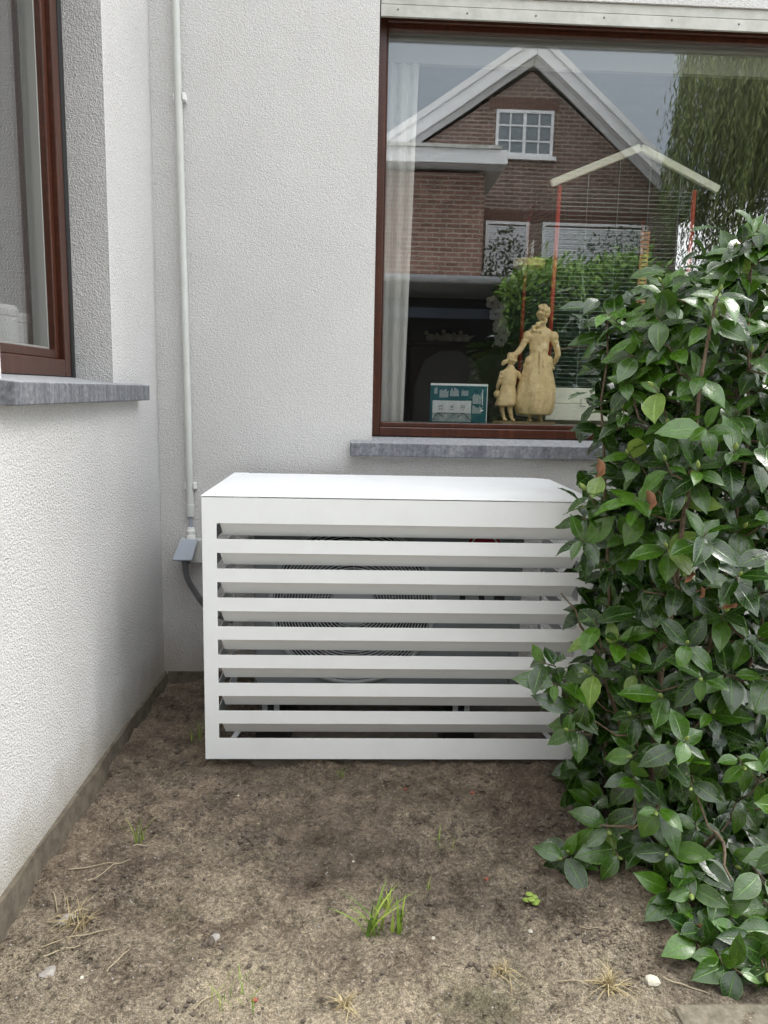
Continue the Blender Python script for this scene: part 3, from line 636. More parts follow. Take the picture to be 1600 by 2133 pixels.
def hand(mb, c, d, s=1.0):
    c = Vector(c); d = Vector(d).normalized(); q = d.cross(Vector((0, 1, 0))).normalized(); mb.ball(c, (.009*s, .006*s, .010*s))
    for k in range(4): mb.tube([c + q*(k-1.5)*.0042*s, c + q*(k-1.5)*.0048*s + d*.011*s, c + q*(k-1.5)*.0046*s + d*(.017+.003*(k in (1, 2)))*s + Vector((0, .003, -.002))*s], [.0026*s, .0024*s, .0018*s], 6)
    mb.tube([c - q*.006*s, c - q*.011*s + d*.007*s], [.0027*s, .002*s], 6)
wm = MB()
fold = lambda a, z: 1 + (.05*math.sin(a*7+z*14) + .035*math.sin(a*13+2-z*20)) * max(0, min(1, (.33 - z) / .2))
loft(wm, [(.004,.0,.034,.062,.052), (-.004,0,.040,.076,.064), (-.004,0,.07,.086,.070), (-.002,0,.11,.089,.070), (.0,0,.16,.084,.066), (.001,0,.21,.074,.058), (.002,0,.26,.063,.050), (.004,0,.30,.052,.042), (.005,0,.335,.042,.034)], fn=lambda a, z: 1.10*fold(a, z) if z < .25 else fold(a, z)*(1.10 - .10*min(1, (z-.25)/.08)))
loft(wm, [(.005,0,.325,.041,.033), (.005,0,.340,.045,.036), (.005,0,.355,.047,.036), (.004,.002,.39,.050,.035), (.006,.002,.415,.056,.034), (.008,.003,.432,.058,.030), (.010,.004,.444,.046,.024), (.012,.006,.456,.022,.018), (.014,.008,.480,.017,.016)], fn=lambda a, z: 1 + .03*math.sin(a*9+z*60))
for (x, y, z, r_) in ((-.040,-.012,.288,(.026,.024,.030)), (-.050,-.006,.270,(.022,.020,.020)), (.052,-.010,.292,(.022,.022,.026)), (.060,-.004,.272,(.018,.018,.020)), (.062,.01,.300,(.016,.02,.02))): wm.ball((x, y, z), r_)
wm.tube([(.004, -.040, .335), (.002, -.052, .29), (.000, -.060, .23)], [.007, .008, .004], 8)     # apron bow
wm.tube([(.010, -.036, .336), (.016, -.05, .30), (.020, -.056, .262)], [.006, .007, .004], 8)
# arms with puffed sleeves
wm.ball((-.054, .0, .410), (.024, .024, .026)).ball((.074, .0, .408), (.024, .024, .028)).ball((-.064, 0, .388), (.021, .022, .014)).ball((.082, 0, .382), (.020, .021, .014))
wm.tube([(-.060, 0, .40), (-.084, -.006, .352), (-.098, -.012, .334), (-.130, -.014, .306), (-.150, -.012, .292)], [.0165, .0150, .0145, .011, .0085], 10); hand(wm, (-.158, -.014, .286), (-.7, .1, -.5), 1.15)
wm.tube([(.078, 0, .395), (.094, -.004, .345), (.098, -.004, .325), (.092, .016, .296), (.084, .028, .280)], [.0165, .0150, .0145, .011, .0085], 10); hand(wm, (.080, .030, .272), (-.3, .6, -.6), 1.1)
wm.ball((.070, .030, .262), (.026, .020, .014))                                                # basket edge held in front
# head turned a little right
wm.ball((.016, .008, .515), (.028, .031, .035), 16, 12).ball((.026, .040, .506), (.006, .007, .006)).ball((.020, .030, .494), (.014, .012, .010))
for i in range(46):
    a = rng.uniform(0, 6.28); e2 = rng.uniform(-.35, 1.35)
    x, y, z = .015 + .027*math.cos(a)*math.cos(e2), .003 + .029*math.sin(a)*math.cos(e2) - .004, .522 + .033*math.sin(e2)
    if y > .018 and e2 < .6: continue
    wm.ball((x, y, z), rng.uniform(.007, .012), 7, 5)
for i in range(26):
    t = rng.random(); wm.ball((.004 + .026*math.sin(t*7) - .02*t, -.020 - .008*t, .500 - .075*t + rng.uniform(-.006, .006)), rng.uniform(.006, .011), 7, 5)
for (x, z) in ((-.030, .445), (-.042, .434), (.038, .440), (-.018, .452)): wm.ball((x, -.006, z), .010, 7, 5)
wm.tube([(-.024, 0, .05), (-.026, -.004, .02)], [.013, .011], 8).ball((-.028, -.012, .008), (.012, .026, .010)).tube([(.03, .01, .05), (.03, .01, .02)], .012, 8).ball((.03, .012, .008), (.012, .024, .010))
wo = sculpt(wm, 'woman', .0026); wo.location = (-.012, 0, .012)
ch = MB(); cx = -.140
loft(ch, [(cx-.006,0,.070,.040,.034), (cx-.004,0,.078,.046,.038), (cx,0,.10,.043,.036), (cx+.002,0,.14,.036,.030), (cx+.003,0,.168,.029,.024)], fn=lambda a, z: 1 + .06*math.sin(a*6+z*40))
loft(ch, [(cx+.003,0,.164,.029,.024), (cx+.004,0,.176,.032,.026), (cx+.006,0,.21,.032,.024), (cx+.008,0,.232,.034,.022), (cx+.008,0,.245,.020,.016), (cx+.010,.002,.262,.012,.011)])
ch.ball((cx+.012, .004, .286), (.022, .024, .026), 14, 10)
for i in range(22):
    a = rng.uniform(0, 6.28); e2 = rng.uniform(-.5, 1.3); y = .002 + .022*math.sin(a)*math.cos(e2)
    if y > .014 and e2 < .5: continue
    ch.ball((cx+.011+.021*math.cos(a)*math.cos(e2), y, .290+.024*math.sin(e2)), rng.uniform(.005, .009), 7, 5)
ch.ball((cx-.024, 0, .222), .014).ball((cx+.040, 0, .222), .014).ball((cx-.030, 0, .205), .011).ball((cx+.050, 0, .210), .012)
ch.tube([(cx-.028, 0, .215), (cx-.036, .004, .185), (cx-.040, .014, .160), (cx-.038, .022, .150)], [.010, .009, .008, .006], 8); hand(ch, (cx-.038, .024, .146), (-.1, .5, -.8), .8)
ch.tube([(cx+.044, 0, .216), (cx+.062, .006, .196), (cx+.070, .02, .20)], [.010, .009, .007], 8); hand(ch, (cx+.072, .022, .202), (.6, .5, .2), .8)
ch.ball((cx-.042, .01, .125), (.016, .014, .018))
for sx, sy in ((-.020, .004), (.012, -.008)):
    ch.tube([(cx+sx, sy, .085), (cx+sx+.002, sy, .050), (cx+sx+.010, sy-.002, .015)], [.014, .0115, .008], 8).ball((cx+sx+.014, sy-.010, .007), (.010, .020, .008))
co = sculpt(ch, 'child', .0024); co.location = (-.012 + .14*.14, 0, .012); co.scale = (1.14, 1.1, 1.04)
bs = MB(); loft(bs, [(-.06, 0, 0, .155, .060), (-.06, 0, .010, .150, .057), (-.06, 0, .014, .140, .050)], 30, lambda a, z: 1 + .06*math.sin(a*5)); bs.build('base', m_noisy('brown_resin', (.10, .07, .04), (.26, .19, .10), 60, .6, .4), stt)

# bird cage on a low cupboard
cupb = empty('cupboard', (1.35, 4.25, .2), 'dark low cupboard under the bird cage behind the wide window', 'cupboard')
MB().box(.86, 1.95, 3.875, 4.70, .2, 1.225).build('carcass', mat('dark_oak', (.06, .045, .03), .5), cupb); local(cupb)
cage = empty('bird_cage', (1.34, 4.2, 1.225), 'gable-roofed bird cage with red posts and cream tray behind the glass', 'bird cage')
CREAM = mat('cream_plastic', (.84, .84, .70), .5); REDP = mat('red_plastic', (.42, .045, .030), .45); WIRE = mat('green_wire', (.05, .16, .13), .4); WIREL = mat('pale_wire', (.34, .44, .40), .4)
cx0, cx1, cy0, cy1, cz0, cz1 = .985, 1.675, 3.92, 4.60, 1.395, 2.37
tr_ = MB().box(cx0 - .005, cx1 + .005, cy0 - .02, cy1 + .02, 1.227, 1.312).box(cx0, cx1, cy0 - .012, cy1 + .01, 1.314, 1.392); tr_.build('tray', CREAM, cage, bevel=.004)
MB().tube([(1.16, cy0 - .024, 1.335), (1.16, cy0 - .026, 1.302), (1.185, cy0 - .026, 1.302)], .003, 6).build('tray_latch', GREY_FIN, cage)
for x in (cx0, cx1):
    for y in (cy0, cy1): MB().tube([(x, y, 1.39), (x + (.012 if x < 1.2 else -.004), y, cz1)], .011, 10).build('post', REDP, cage, smooth=True)
apx, apz = 1.385, 2.555
pl = [(cx0 - .030, 2.375), (apx, apz), (cx1 + .115, 2.372)]
for y in (cy0 - .012,):
    for a, b in ((0, 1), (1, 2)):
        (xa, za), (xb, zb) = pl[a], pl[b]; d = Vector((xb-xa, 0, zb-za)).normalized(); nrm_ = Vector((-d.z, 0, d.x)) * .026
        ps = [Vector((xa, y, za)), Vector((xb, y, zb))]
        MB().prism([ps[0] - nrm_*.5, ps[1] - nrm_*.5, ps[1] + nrm_*.9, ps[0] + nrm_*.9], (0, 0, 0), (0, .028, 0)).build('roof_edge', CREAM, cage, bevel=.006)
CLEAR = m_glass(.06, (.90, .93, .90))
for (xa, za) in (pl[0], pl[2]):
    MB().prism([(xa - .02, cy0 + .02, za - .03), (xa + .02, cy0 + .02, za - .035), (xa + .025, cy0 + .02, za + .015), (xa - .015, cy0 + .02, za + .02)], (0, 0, 0), (0, cy1 - cy0 - .04, 0)).build('eave', CLEAR, cage)
wf = MB(); wl_ = MB()
nW = 47
for k in range(nW):
    z = 1.40 + (cz1 - 1.41) * k / (nW - 1)
    wl_.tube([(cx0, cy0, z), (cx1, cy0, z)], .0010, 4); wf.tube([(cx0, cy1, z), (cx1, cy1, z)], .0010, 4); wf.tube([(cx0, cy0, z), (cx0, cy1, z)], .0010, 4); wf.tube([(cx1, cy0, z), (cx1, cy1, z)], .0010, 4)
for k in range(8):
    hgt = cz1 + (apz - cz1) * (1 - abs((k + 1) / 9 - .57) / .57)
    x = cx0 + (cx1 - cx0) * (k + 1) / 9
    if k % 2: wl_.tube([(x, cy0, 1.39), (x, cy0, hgt - .01)], .0010, 4)
    wf.tube([(x, cy1, 1.39), (x, cy1, hgt - .01)], .0012, 4)
tag(wl_.build('front_wires', WIREL, cage), kind='stuff'); tag(wf.build('wires', WIRE, cage), kind='stuff')
YEL = mat('yellow_wood', (.62, .42, .12), .6); ORG = mat('orange_wood', (.55, .28, .14), .6)
lad = MB().box(1.440, 1.447, cy0 + .05, cy0 + .062, 1.80, 2.18).box(1.475, 1.482, cy0 + .05, cy0 + .062, 1.80, 2.18).build('ladder', ORG, cage)
for k in range(17): MB().box(1.4475, 1.4745, cy0 + .046, cy0 + .064, 1.812 + k*.022, 1.826 + k*.022).build('rung', YEL if 4 < k < 12 else ORG, lad)
MB().tube([(1.462 + .010*math.cos(a), cy0 + .055, 2.196 + .012*math.sin(a)) for a in np.linspace(0, 6.28, 14)[:-1]], .0018, 5, closed=True).build('ladder_ring', PRINTGREY, lad)
MB().tube([(1.01, cy0 + .01, 1.865), (1.13, cy0 + .12, 1.905)], .006, 8).build('perch', mat('grey_perch', (.25, .27, .22), .6), cage)
MB().tube([(1.165, cy0 + .10, 1.96), (1.20, cy0 + .12, 1.80), (1.235, cy0 + .13, 1.66)], .004, 7).build('perch', mat('green_perch', (.22, .30, .18), .6), cage)
MB().tube([(.98, cy0 + .05, 1.545), (1.06, cy0 + .06, 1.585), (1.15, cy0 + .06, 1.605), (1.24, cy0 + .06, 1.60)], [.007, .006, .005, .003], 7).build('perch', BARK, cage)
fb = MB().lathe([(.068, 0), (.082, .006), (.086, .040), (.082, .044), (.078, .040), (.07, .010)], (.925, 4.20, 2.02), 28).build('feeder_bowl', mat('yellow_plastic', (.62, .52, .20), .5), cage)
MB().lathe([(.030, .012), (.030, .14), (.026, .144), (.026, .014)], (.925, 4.20, 2.02), 20).build('feeder_tube', CLEAR, cage)
MB().box(1.045, 1.06, 4.19, 4.21, 2.028, 2.04).build('feeder_hook', GREY_FIN, cage)
local(cage)

# dim things deeper in the room
DKW = mat('dark_stained_wood', (.045, .035, .03), .5); FADED = mat('pale_ceramic', (.62, .60, .55), .4); CUSH = mat('grey_upholstery', (.07, .066, .062), .9)
sbd = empty('sideboard', (.9, 6.2, .2), 'dark tall sideboard deep in the dim room', 'sideboard')
MB().box(.45, 1.55, 6.2, 6.6, .2, 1.72).box(.43, 1.57, 6.18, 6.62, 1.722, 1.76).build('carcass', DKW, sbd); MB().box(.46, 1.54, 6.55, 6.6, 1.762, 2.3).build('upper_board', mat('blue_grey_board', (.05, .06, .08), .5), sbd); local(sbd)
for i, (x, s_) in enumerate(((.62, 1.0), (.70, .85), (.76, 1.1), (.84, .9), (.90, 1.05))):
    b_ = empty('ornament', (x, 6.35, 1.76), ['small white bird ornament, leftmost on the dim sideboard', 'small white bird ornament, second from the left on the sideboard', 'tallest white bird ornament, in the middle of the sideboard row', 'small white bird ornament, fourth along the sideboard', 'small white bird ornament, rightmost of the sideboard row'][i], 'ornament', 'bird ornaments on the sideboard')
    MB().ball((0, 0, .035*s_), (.045*s_, .028*s_, .035*s_)).ball((-.035*s_, 0, .075*s_), .02*s_).tube([(.03*s_, 0, .04*s_), (.08*s_, 0, .06*s_)], [.014*s_, .004*s_], 8).build('body', FADED, b_, smooth=True)
for i, (x, y, rz) in enumerate(((.62, 5.0, .2), (.98, 5.3, -.3))):
    c_ = empty('dining_chair', (x, y, .2), ['grey round-backed dining chair behind the leaflet in the dim room', 'grey round-backed dining chair farther in, behind the child figure'][i], 'chair', 'dining chairs in the dim room', rz)
    bk = MB(); loft(bk, [(0, .0, .55, .20, .03), (0, 0, .9, .25, .035), (0, 0, 1.20, .24, .035), (0, 0, 1.36, .17, .03), (0, 0, 1.42, .07, .02)], 24); bk.build('backrest', CUSH, c_, smooth=True)
    MB().box(-.23, .23, -.42, 0, .52, .60).build('seat', CUSH, c_, bevel=.02)
    for sx in (-.2, .2):
        for sy in (-.38, -.03): MB().tube([(sx, sy, 0), (sx, sy, .52)], [.014, .02], 8).build('leg', DKW, c_)
orc = empty('orchid', (1.10, 5.75, 1.45), 'pale orchid on a thin stem in the dim room left of the woman figurine', 'orchid')
MB().lathe([(.05, -.12), (.065, 0)], n=16).build('pot', FADED, orc); MB().box(-.16, .16, -.16, .16, -.15, -.121).box(-.02, .02, -.02, .02, -1.25, -.15).build('plant_stand', DKW, orc)
MB().tube([(0, 0, 0), (-.01, 0, .3), (-.05, 0, .52)], .005, 6).build('stem', mat('stem_green', (.05, .10, .03), .6), orc)
for k in range(7):
    f_o = MB()
    for j in range(5):
        a = j * 1.257; f_o.ball((.028*math.cos(a), 0, .028*math.sin(a)), (.024, .005, .024), 8, 5)
    o = f_o.build('flower', mat('orchid_white', (.7, .66, .66), .6) if k == 0 else bpy.data.materials['orchid_white'], orc); o.location = (-.02 - .012*k + .03*(k % 2), -.02*(k % 3), .30 + .045*k)

# ================================================================== across the garden (seen mirrored in the wide window)
BRK = m_brick('brown_brick', ((.165, .102, .083), (.225, .145, .118)), (.34, .30, .26), .22)
BRK2 = m_brick('red_brick', ((.205, .112, .086), (.270, .155, .120)), (.36, .31, .26), .22)
WPAINT = m_noisy('white_board_paint', (.72, .74, .75), (.80, .82, .83), 4, .5, 0); SOFF = mat('grey_soffit', (.70, .71, .72), .6); TILE = m_noisy('dark_roof_tile', (.06, .05, .05), (.10, .085, .08), 8, .8, .4)
PANE = mat('dark_pane', (.20, .23, .25), .08, spec=.8)
nb = empty('brick_house', (3.3, -8.34, 0), 'brown brick house with white gable boards mirrored in the wide window', 'house')
yg = -8.34
# gable wall with window recesses
MB().prism([(.4, yg, -.05), (6.35, yg, -.05), (6.35, yg, 5.05), (3.31, yg, 7.42), (.4, yg, 5.5)], (0, 0, 0), (0, -7, 0)).build('wall', BRK, nb)
rf = MB().prism([(.05, yg + .22, 5.55), (3.32, yg + .22, 7.80), (3.32, yg + .22, 7.94), (.0, yg + .22, 5.68)], (0, 0, 0), (0, -8, 0)).prism([(3.325, yg + .22, 7.80), (6.75, yg + .22, 4.95), (6.80, yg + .22, 5.06), (3.325, yg + .22, 7.94)], (0, 0, 0), (0, -8, 0)).build('roof', TILE, nb)
def board(x0, z0, x1, z1, h, y, th, m_, nm):
    d = Vector((x1-x0, 0, z1-z0)).normalized(); n_ = Vector((-d.z, 0, d.x)); n_ = n_ if n_.z > 0 else -n_
    a, b = Vector((x0, y, z0)), Vector((x1, y, z1))
    return MB().prism([a, b, b - n_*0 + Vector((0, 0, h)), a + Vector((0, 0, h))], (0, 0, 0), (0, th, 0)).build(nm, m_, rf)
for (xa, za, xb, zb) in ((0.0, 5.32, 3.315, 7.58), (3.325, 7.58, 6.80, 4.68)):
    board(xa, za + .05, xb, zb + .05, .33, yg + .23, .04, WPAINT, 'bargeboard')
    board(xa, za + .30, xb, zb + .30, .14, yg + .275, .03, WPAINT, 'bargeboard')
    board(xa, za + .06, xb, zb + .06, .03, yg + .04, .18, SOFF, 'soffit')
    board(xa, za - .06, xb, zb - .06, .12, yg + .01, .05, SOFF, 'soffit')
def far_window(x0, x1, z0, z1, nv, nh, shutter=False):
    wd = MB(); f = .055
    wd.box(x0, x0+f, yg - .02, yg + .03, z0, z1).box(x1-f, x1, yg - .02, yg + .03, z0, z1).box(x0+f, x1-f, yg - .02, yg + .028, z0, z0+f).box(x0+f, x1-f, yg - .02, yg + .028, z1-f, z1)
    wo_ = wd.build('window', WPAINT, nb)
    MB().box(x0 - .06, x1 + .06, yg + .005, yg + .09, z0 - .075, z0 - .005).build('sill', WPAINT, wo_)
    if shutter:
        b = MB(); k = int((z1 - z0 - 2*f) / .045)
        for i in range(k): b.prism([(x0+f, yg + .004, z0+f+i*.045), (x0+f, yg + .016, z0+f+i*.045+.006), (x0+f, yg + .016, z0+f+i*.045+.036), (x0+f, yg + .004, z0+f+i*.045+.042)], (x0+f, 0, 0), (x1-f, 0, 0))
        b.build('roller_shutter', mat('white_shutter', (.74, .77, .80), .5) if 'white_shutter' not in bpy.data.materials else bpy.data.materials['white_shutter'], wo_)
    else:
        MB().box(x0+f, x1-f, yg + .001, yg + .006, z0+f, z1-f).build('pane', PANE, wo_)
        for i in range(1, nv): x = x0 + (x1-x0)*i/nv; MB().box(x - (.030 if i == nv//2 else .014), x + (.030 if i == nv//2 else .014), yg + .007, yg + .025, z0+f, z1-f).build('glazing_bar', WPAINT, wo_)
        for i in range(1, nh): z_ = z0 + (z1-z0)*i/nh; MB().box(x0+f, x1-f, yg + .007, yg + .022, z_ - .014, z_ + .014).build('glazing_bar', WPAINT, wo_)
    lt = MB(); n_ = int((x1-x0+.3)/.075)
    for i in range(n_): lt.box(x0 - .15 + i*.075 + .005, x0 - .15 + (i+1)*.075 - .005, yg + .002, yg + .010, z1 + .01, z1 + .21)
    lt.build('soldier_course', mat('soldier_brick', (.14, .075, .058), .9) if 'soldier_brick' not in bpy.data.materials else bpy.data.materials['soldier_brick'], wo_)
far_window(2.65, 3.76, 5.90, 6.73, 4, 3)
far_window(2.52, 3.37, 3.75, 4.69, 2, 1, True); far_window(3.64, 5.66, 3.75, 4.70, 4, 1, True)
MB().prism([(-2.5, -6.0, -.05), (2.10, -6.0, -.05), (2.10, -6.0, 4.92), (-2.5, -6.0, 4.92)], (0, 0, 0), (0, -2.33, 0)).build('extension_wall', BRK2, nb)
fr_ = MB().box(-2.9, 2.36, -8.33, -5.72, 4.98, 5.20).build('flat_roof', SOFF, nb)
MB().box(-2.92, 2.40, -5.70, -5.66, 4.985, 5.20).box(2.365, 2.40, -8.33, -5.70, 4.985, 5.20).build('fascia', WPAINT, fr_); MB().box(-2.95, 2.30, -5.71, -5.62, 5.203, 5.255).build('roof_trim', m_noisy('mossy_trim', (.34, .36, .30), (.66, .67, .66), 5, .6, 0), fr_)
local(nb)
# open shed with a gutter
shd = empty('garden_shed', (1.0, -4.2, 0), 'open dark garden shed with grey gutter mirrored low in the window', 'shed')
ZINC = m_noisy('zinc', (.30, .32, .34), (.42, .44, .46), 6, .4, 0); DWD = mat('shade_dark_boards', (.018, .016, .016), .8)  # near-black boards: the shade under the roof is put into their colour
MB().box(-2.8, 2.50, -5.98, -3.92, 2.93, 3.00).build('roof', ZINC, shd)
gp = [(-3.86 + .065*math.cos(a), 2.955 + .075*math.sin(a)) for a in np.linspace(math.pi, 2*math.pi, 9)]
MB().prism([(-2.85, y, z) for y, z in gp] + [(-2.85, y*.0 + (-3.86 + (y + 3.86)*.9), 2.955 + (z - 2.955)*.9) for y, z in gp[::-1]], (0, 0, 0), (5.40, 0, 0)).build('gutter', ZINC, shd, smooth=False)
MB().box(-2.8, 2.45, -5.98, -5.93, 0, 2.92).box(-2.8, -2.75, -5.9, -3.95, 0, 2.92).box(2.40, 2.45, -5.9, -3.95, 0, 2.92).build('boarding', DWD, shd)
MB().box(.3, 2.3, -5.2, -5.14, 2.52, 2.68).build('beam', mat('slate_blue_paint', (.10, .13, .19), .6), shd)
for x in (-1.2, .4): MB().box(x - .05, x + .05, -4.02, -3.92, -.03, 2.92).build('post', DWD, shd)
local(shd)

def leaf_cloud(name, P, D, Nn, L, W_, tone, mat_, parent=None):
    """many diamond-shaped leaves as one mesh: P base points, D directions, Nn face normals"""
    P = np.asarray(P, float); D = np.asarray(D, float); D /= np.linalg.norm(D, axis=1)[:, None] + 1e-9
    Bn = np.cross(D, Nn); Bn /= np.linalg.norm(Bn, axis=1)[:, None] + 1e-9
    L = np.asarray(L)[:, None]; W_ = np.asarray(W_)[:, None]; k = len(P)
    V = np.stack([P, P + D*L*.45 + Bn*W_*.5, P + D*L, P + D*L*.45 - Bn*W_*.5], 1).reshape(-1, 3)
    me = bpy.data.meshes.new(name); me.vertices.add(4*k); me.vertices.foreach_set('co', V.ravel())
    me.loops.add(4*k); me.loops.foreach_set('vertex_index', np.arange(4*k)); me.polygons.add(k); me.polygons.foreach_set('loop_start', np.arange(k)*4); me.update(calc_edges=True)
    at = me.attributes.new('tone', 'FLOAT', 'POINT'); at.data.foreach_set('value', np.repeat(np.asarray(tone, float), 4)); me.materials.append(mat_)
    o = bpy.data.objects.new(name, me); COL.objects.link(o); o.parent = parent; return o
def unit_vecs(k): v = nr.normal(size=(k, 3)); return v / np.linalg.norm(v, axis=1)[:, None]
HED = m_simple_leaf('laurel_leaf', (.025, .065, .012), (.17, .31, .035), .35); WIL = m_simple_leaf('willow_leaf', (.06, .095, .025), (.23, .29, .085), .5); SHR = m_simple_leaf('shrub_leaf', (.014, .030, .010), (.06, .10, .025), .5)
hd = empty('laurel_hedge', (4.5, -3.7, 0), 'tall clipped laurel hedge mirrored in the wide window', 'hedge')
k = 22000; hx = nr.uniform(2.0, 9.5, k); u = nr.random(k); hy = np.where(u < .7, -3.35 + nr.normal(0, .10, k), nr.uniform(-4.2, -3.3, k))
htop = 3.02 + .12*np.sin(hx*2.3) + .10*np.sin(hx*5.1 + 1); hz = np.where(u < .7, nr.uniform(.1, 1, k)*htop, htop + nr.normal(0, .08, k)); lump = .22*np.sin(hx*3.1 + hz*2) ; hy = hy + np.where(u < .7, lump, 0)
Dh = unit_vecs(k)*.6 + np.array([0, .35, -.15]); Nh = unit_vecs(k)*.5 + np.array([0, .6, .6])
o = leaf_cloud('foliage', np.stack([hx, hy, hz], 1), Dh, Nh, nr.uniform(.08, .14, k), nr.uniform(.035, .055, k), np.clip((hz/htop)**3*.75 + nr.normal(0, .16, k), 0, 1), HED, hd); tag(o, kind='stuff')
MB().box(2.15, 9.5, -4.3, -3.62, 0, 2.85).build('inner_growth', SHR, hd); local(hd)
sh_ = empty('garden_shrub', (2.6, -7.4, 0), 'tall loose shrub before the shuttered windows of the brick house', 'shrub')
k = 5000; c3 = unit_vecs(k) * (nr.random(k)**.4)[:, None]; px = np.where(nr.random(k) < .4, 2.75, 5.0); ps_ = np.stack([px + c3[:, 0]*np.where(px < 3, .55, 1.3), -7.3 + c3[:, 1]*.5, np.where(px < 3, 3.1, 3.2) + c3[:, 2]*1.3], 1)
o = leaf_cloud('crown', ps_, unit_vecs(k) + np.array([0, 0, -.3]), unit_vecs(k), nr.uniform(.06, .12, k), nr.uniform(.02, .045, k), nr.random(k), SHR, sh_); tag(o, kind='stuff')
for x in (2.75, 4.6, 5.4): MB().tube([(x, -7.3, -.02), (x + .05, -7.3, 1.2), (x, -7.3, 3.0)], [.06, .05, .02], 8).build('stem', BARK, sh_)
local(sh_)
# weeping willow
wt = empty('weeping_willow', (7.6, -5.6, 0), 'weeping willow trailing long green strands mirrored at the right of the window', 'tree')
MB().tube([(7.7, -5.7, -.05), (7.75, -5.7, 1.5), (7.6, -5.6, 3.5), (7.5, -5.5, 5.5)], [.38, .30, .26, .18], 14).build('trunk', BARK, wt, smooth=True)
lm = MB()
for i in range(9):
    a = i*.7; r_ = 1.3 + .5*(i % 3)
    lm.tube([(7.55, -5.5, 4.3 + .15*i), (7.5 + .5*r_*math.cos(a), -5.5 + .5*r_*math.sin(a), 6.0 + .15*i), (7.5 + r_*math.cos(a), -5.5 + r_*math.sin(a), 7.0 + .1*i)], [.10, .07, .02], 8)
lm.build('limbs', BARK, wt, smooth=True)
Pp, Dd, tn = [], [], []
for i in range(1700):
    a = rng.uniform(0, 6.283); r_ = 2.35 * math.sqrt(rng.uniform(.05, 1.0)); x = 7.55 + r_*math.cos(a)*1.05; y = -5.5 + r_*math.sin(a)*.8
    zt = 7.9 - .20*r_*r_ + rng.uniform(-.4, .5); ln = rng.uniform(1.6, 4.6) * (1.0 if x > 5.9 else .75); zb = max(2.7, zt - ln); sw_ = rng.uniform(-.12, .12) - .10*math.cos(a)*0
    k = int((zt - zb) / .055); t0_ = rng.uniform(.15, .85)
    for j in range(k):
        s_ = j / max(1, k); ox = -.25*s_*s_*(1 if math.cos(a) < 0 else -.3)*rng.uniform(.9, 1.1)
        Pp.append((x + ox + sw_*s_ + rng.uniform(-.03, .03), y + rng.uniform(-.03, .03), zt - (zt - zb)*s_)); Dd.append((rng.uniform(-.5, .35), rng.uniform(-.4, .4), -1)); tn.append(min(1, max(0, t0_ + rng.uniform(-.2, .2) + .25*(1 - s_) - .1)))
k = len(Pp); o = leaf_cloud('crown', Pp, Dd, unit_vecs(k), nr.uniform(.09, .15, k), nr.uniform(.017, .027, k), tn, WIL, wt); tag(o, kind='stuff')
local(wt)

# ================================================================== the camellia
LEAF = m_leaf('camellia_leaf', (.005, .020, .002), (.052, .130, .006), .25)
YOUNG = m_leaf('young_leaf', (.05, .12, .02), (.16, .24, .035), .30)
BROWN = m_leaf('dead_leaf', (.12, .045, .018), (.20, .085, .032), .6)
BUDM = m_noisy('bud_green', (.14, .20, .05), (.26, .33, .09), 60, .4, .1)
cam_b = empty('camellia_bush', (1.10, 2.10, 0), 'glossy green camellia bush growing in front of the white cover', 'bush')
def leaf_mesh(seed, L, W_):
    """pointed leaf, base at the origin, along +x, upper side +z; folded along the midrib and arched"""
    r_ = random.Random(seed); bend = r_.uniform(.10, .42); foldk = r_.uniform(.10, .34); twist = r_.uniform(-.35, .35); curl = r_.uniform(-.10, .10)
    prof = [(0, .03), (.06, .10), (.16, .56), (.30, .88), (.44, 1.0), (.58, .96), (.72, .74), (.84, .42), (.93, .15), (1.0, .0)]
    V, U, F = [], [], []
    for i, (u, w_) in enumerate(prof):
        x = u * L; zc = -bend * L * u * u + .08 * L * u; hw = w_ * W_ * .5
        for sgn in (-1, 0, 1):
            y = sgn * hw * math.cos(foldk) + curl * L * u * u; z_ = zc + abs(sgn) * hw * math.sin(foldk) + sgn * hw * twist * u + (.0016 * math.sin(i * 2.4 + seed) if sgn else 0)
            V.append((x * (1 - .12 * bend * u), y, z_)); U.append((u, .5 + .5 * sgn))
    n_ = len(prof)
    for i in range(n_ - 1):
        for s_ in (0, 1):
            a = i*3 + s_
            F.append((a, a + 3, a + 4, a + 1))
    return V, U, F
def leaf_data(name, V, U, F, tone, mat_):
    me = bpy.data.meshes.new(name); me.from_pydata(V, [], F); me.update(); uvl = me.uv_layers.new(name='UVMap')
    for lp in me.loops: uvl.data[lp.index].uv = U[lp.vertex_index]
    at = me.attributes.new('tone', 'FLOAT', 'POINT'); at.data.foreach_set('value', tone if hasattr(tone, '__len__') else [tone] * len(V))
    me.polygons.foreach_set('use_smooth', [True] * len(me.polygons)); me.materials.append(mat_); return me
SHAPES = [leaf_mesh(s, rng.uniform(.098, .140), rng.uniform(.047, .066)) for s in range(14)]
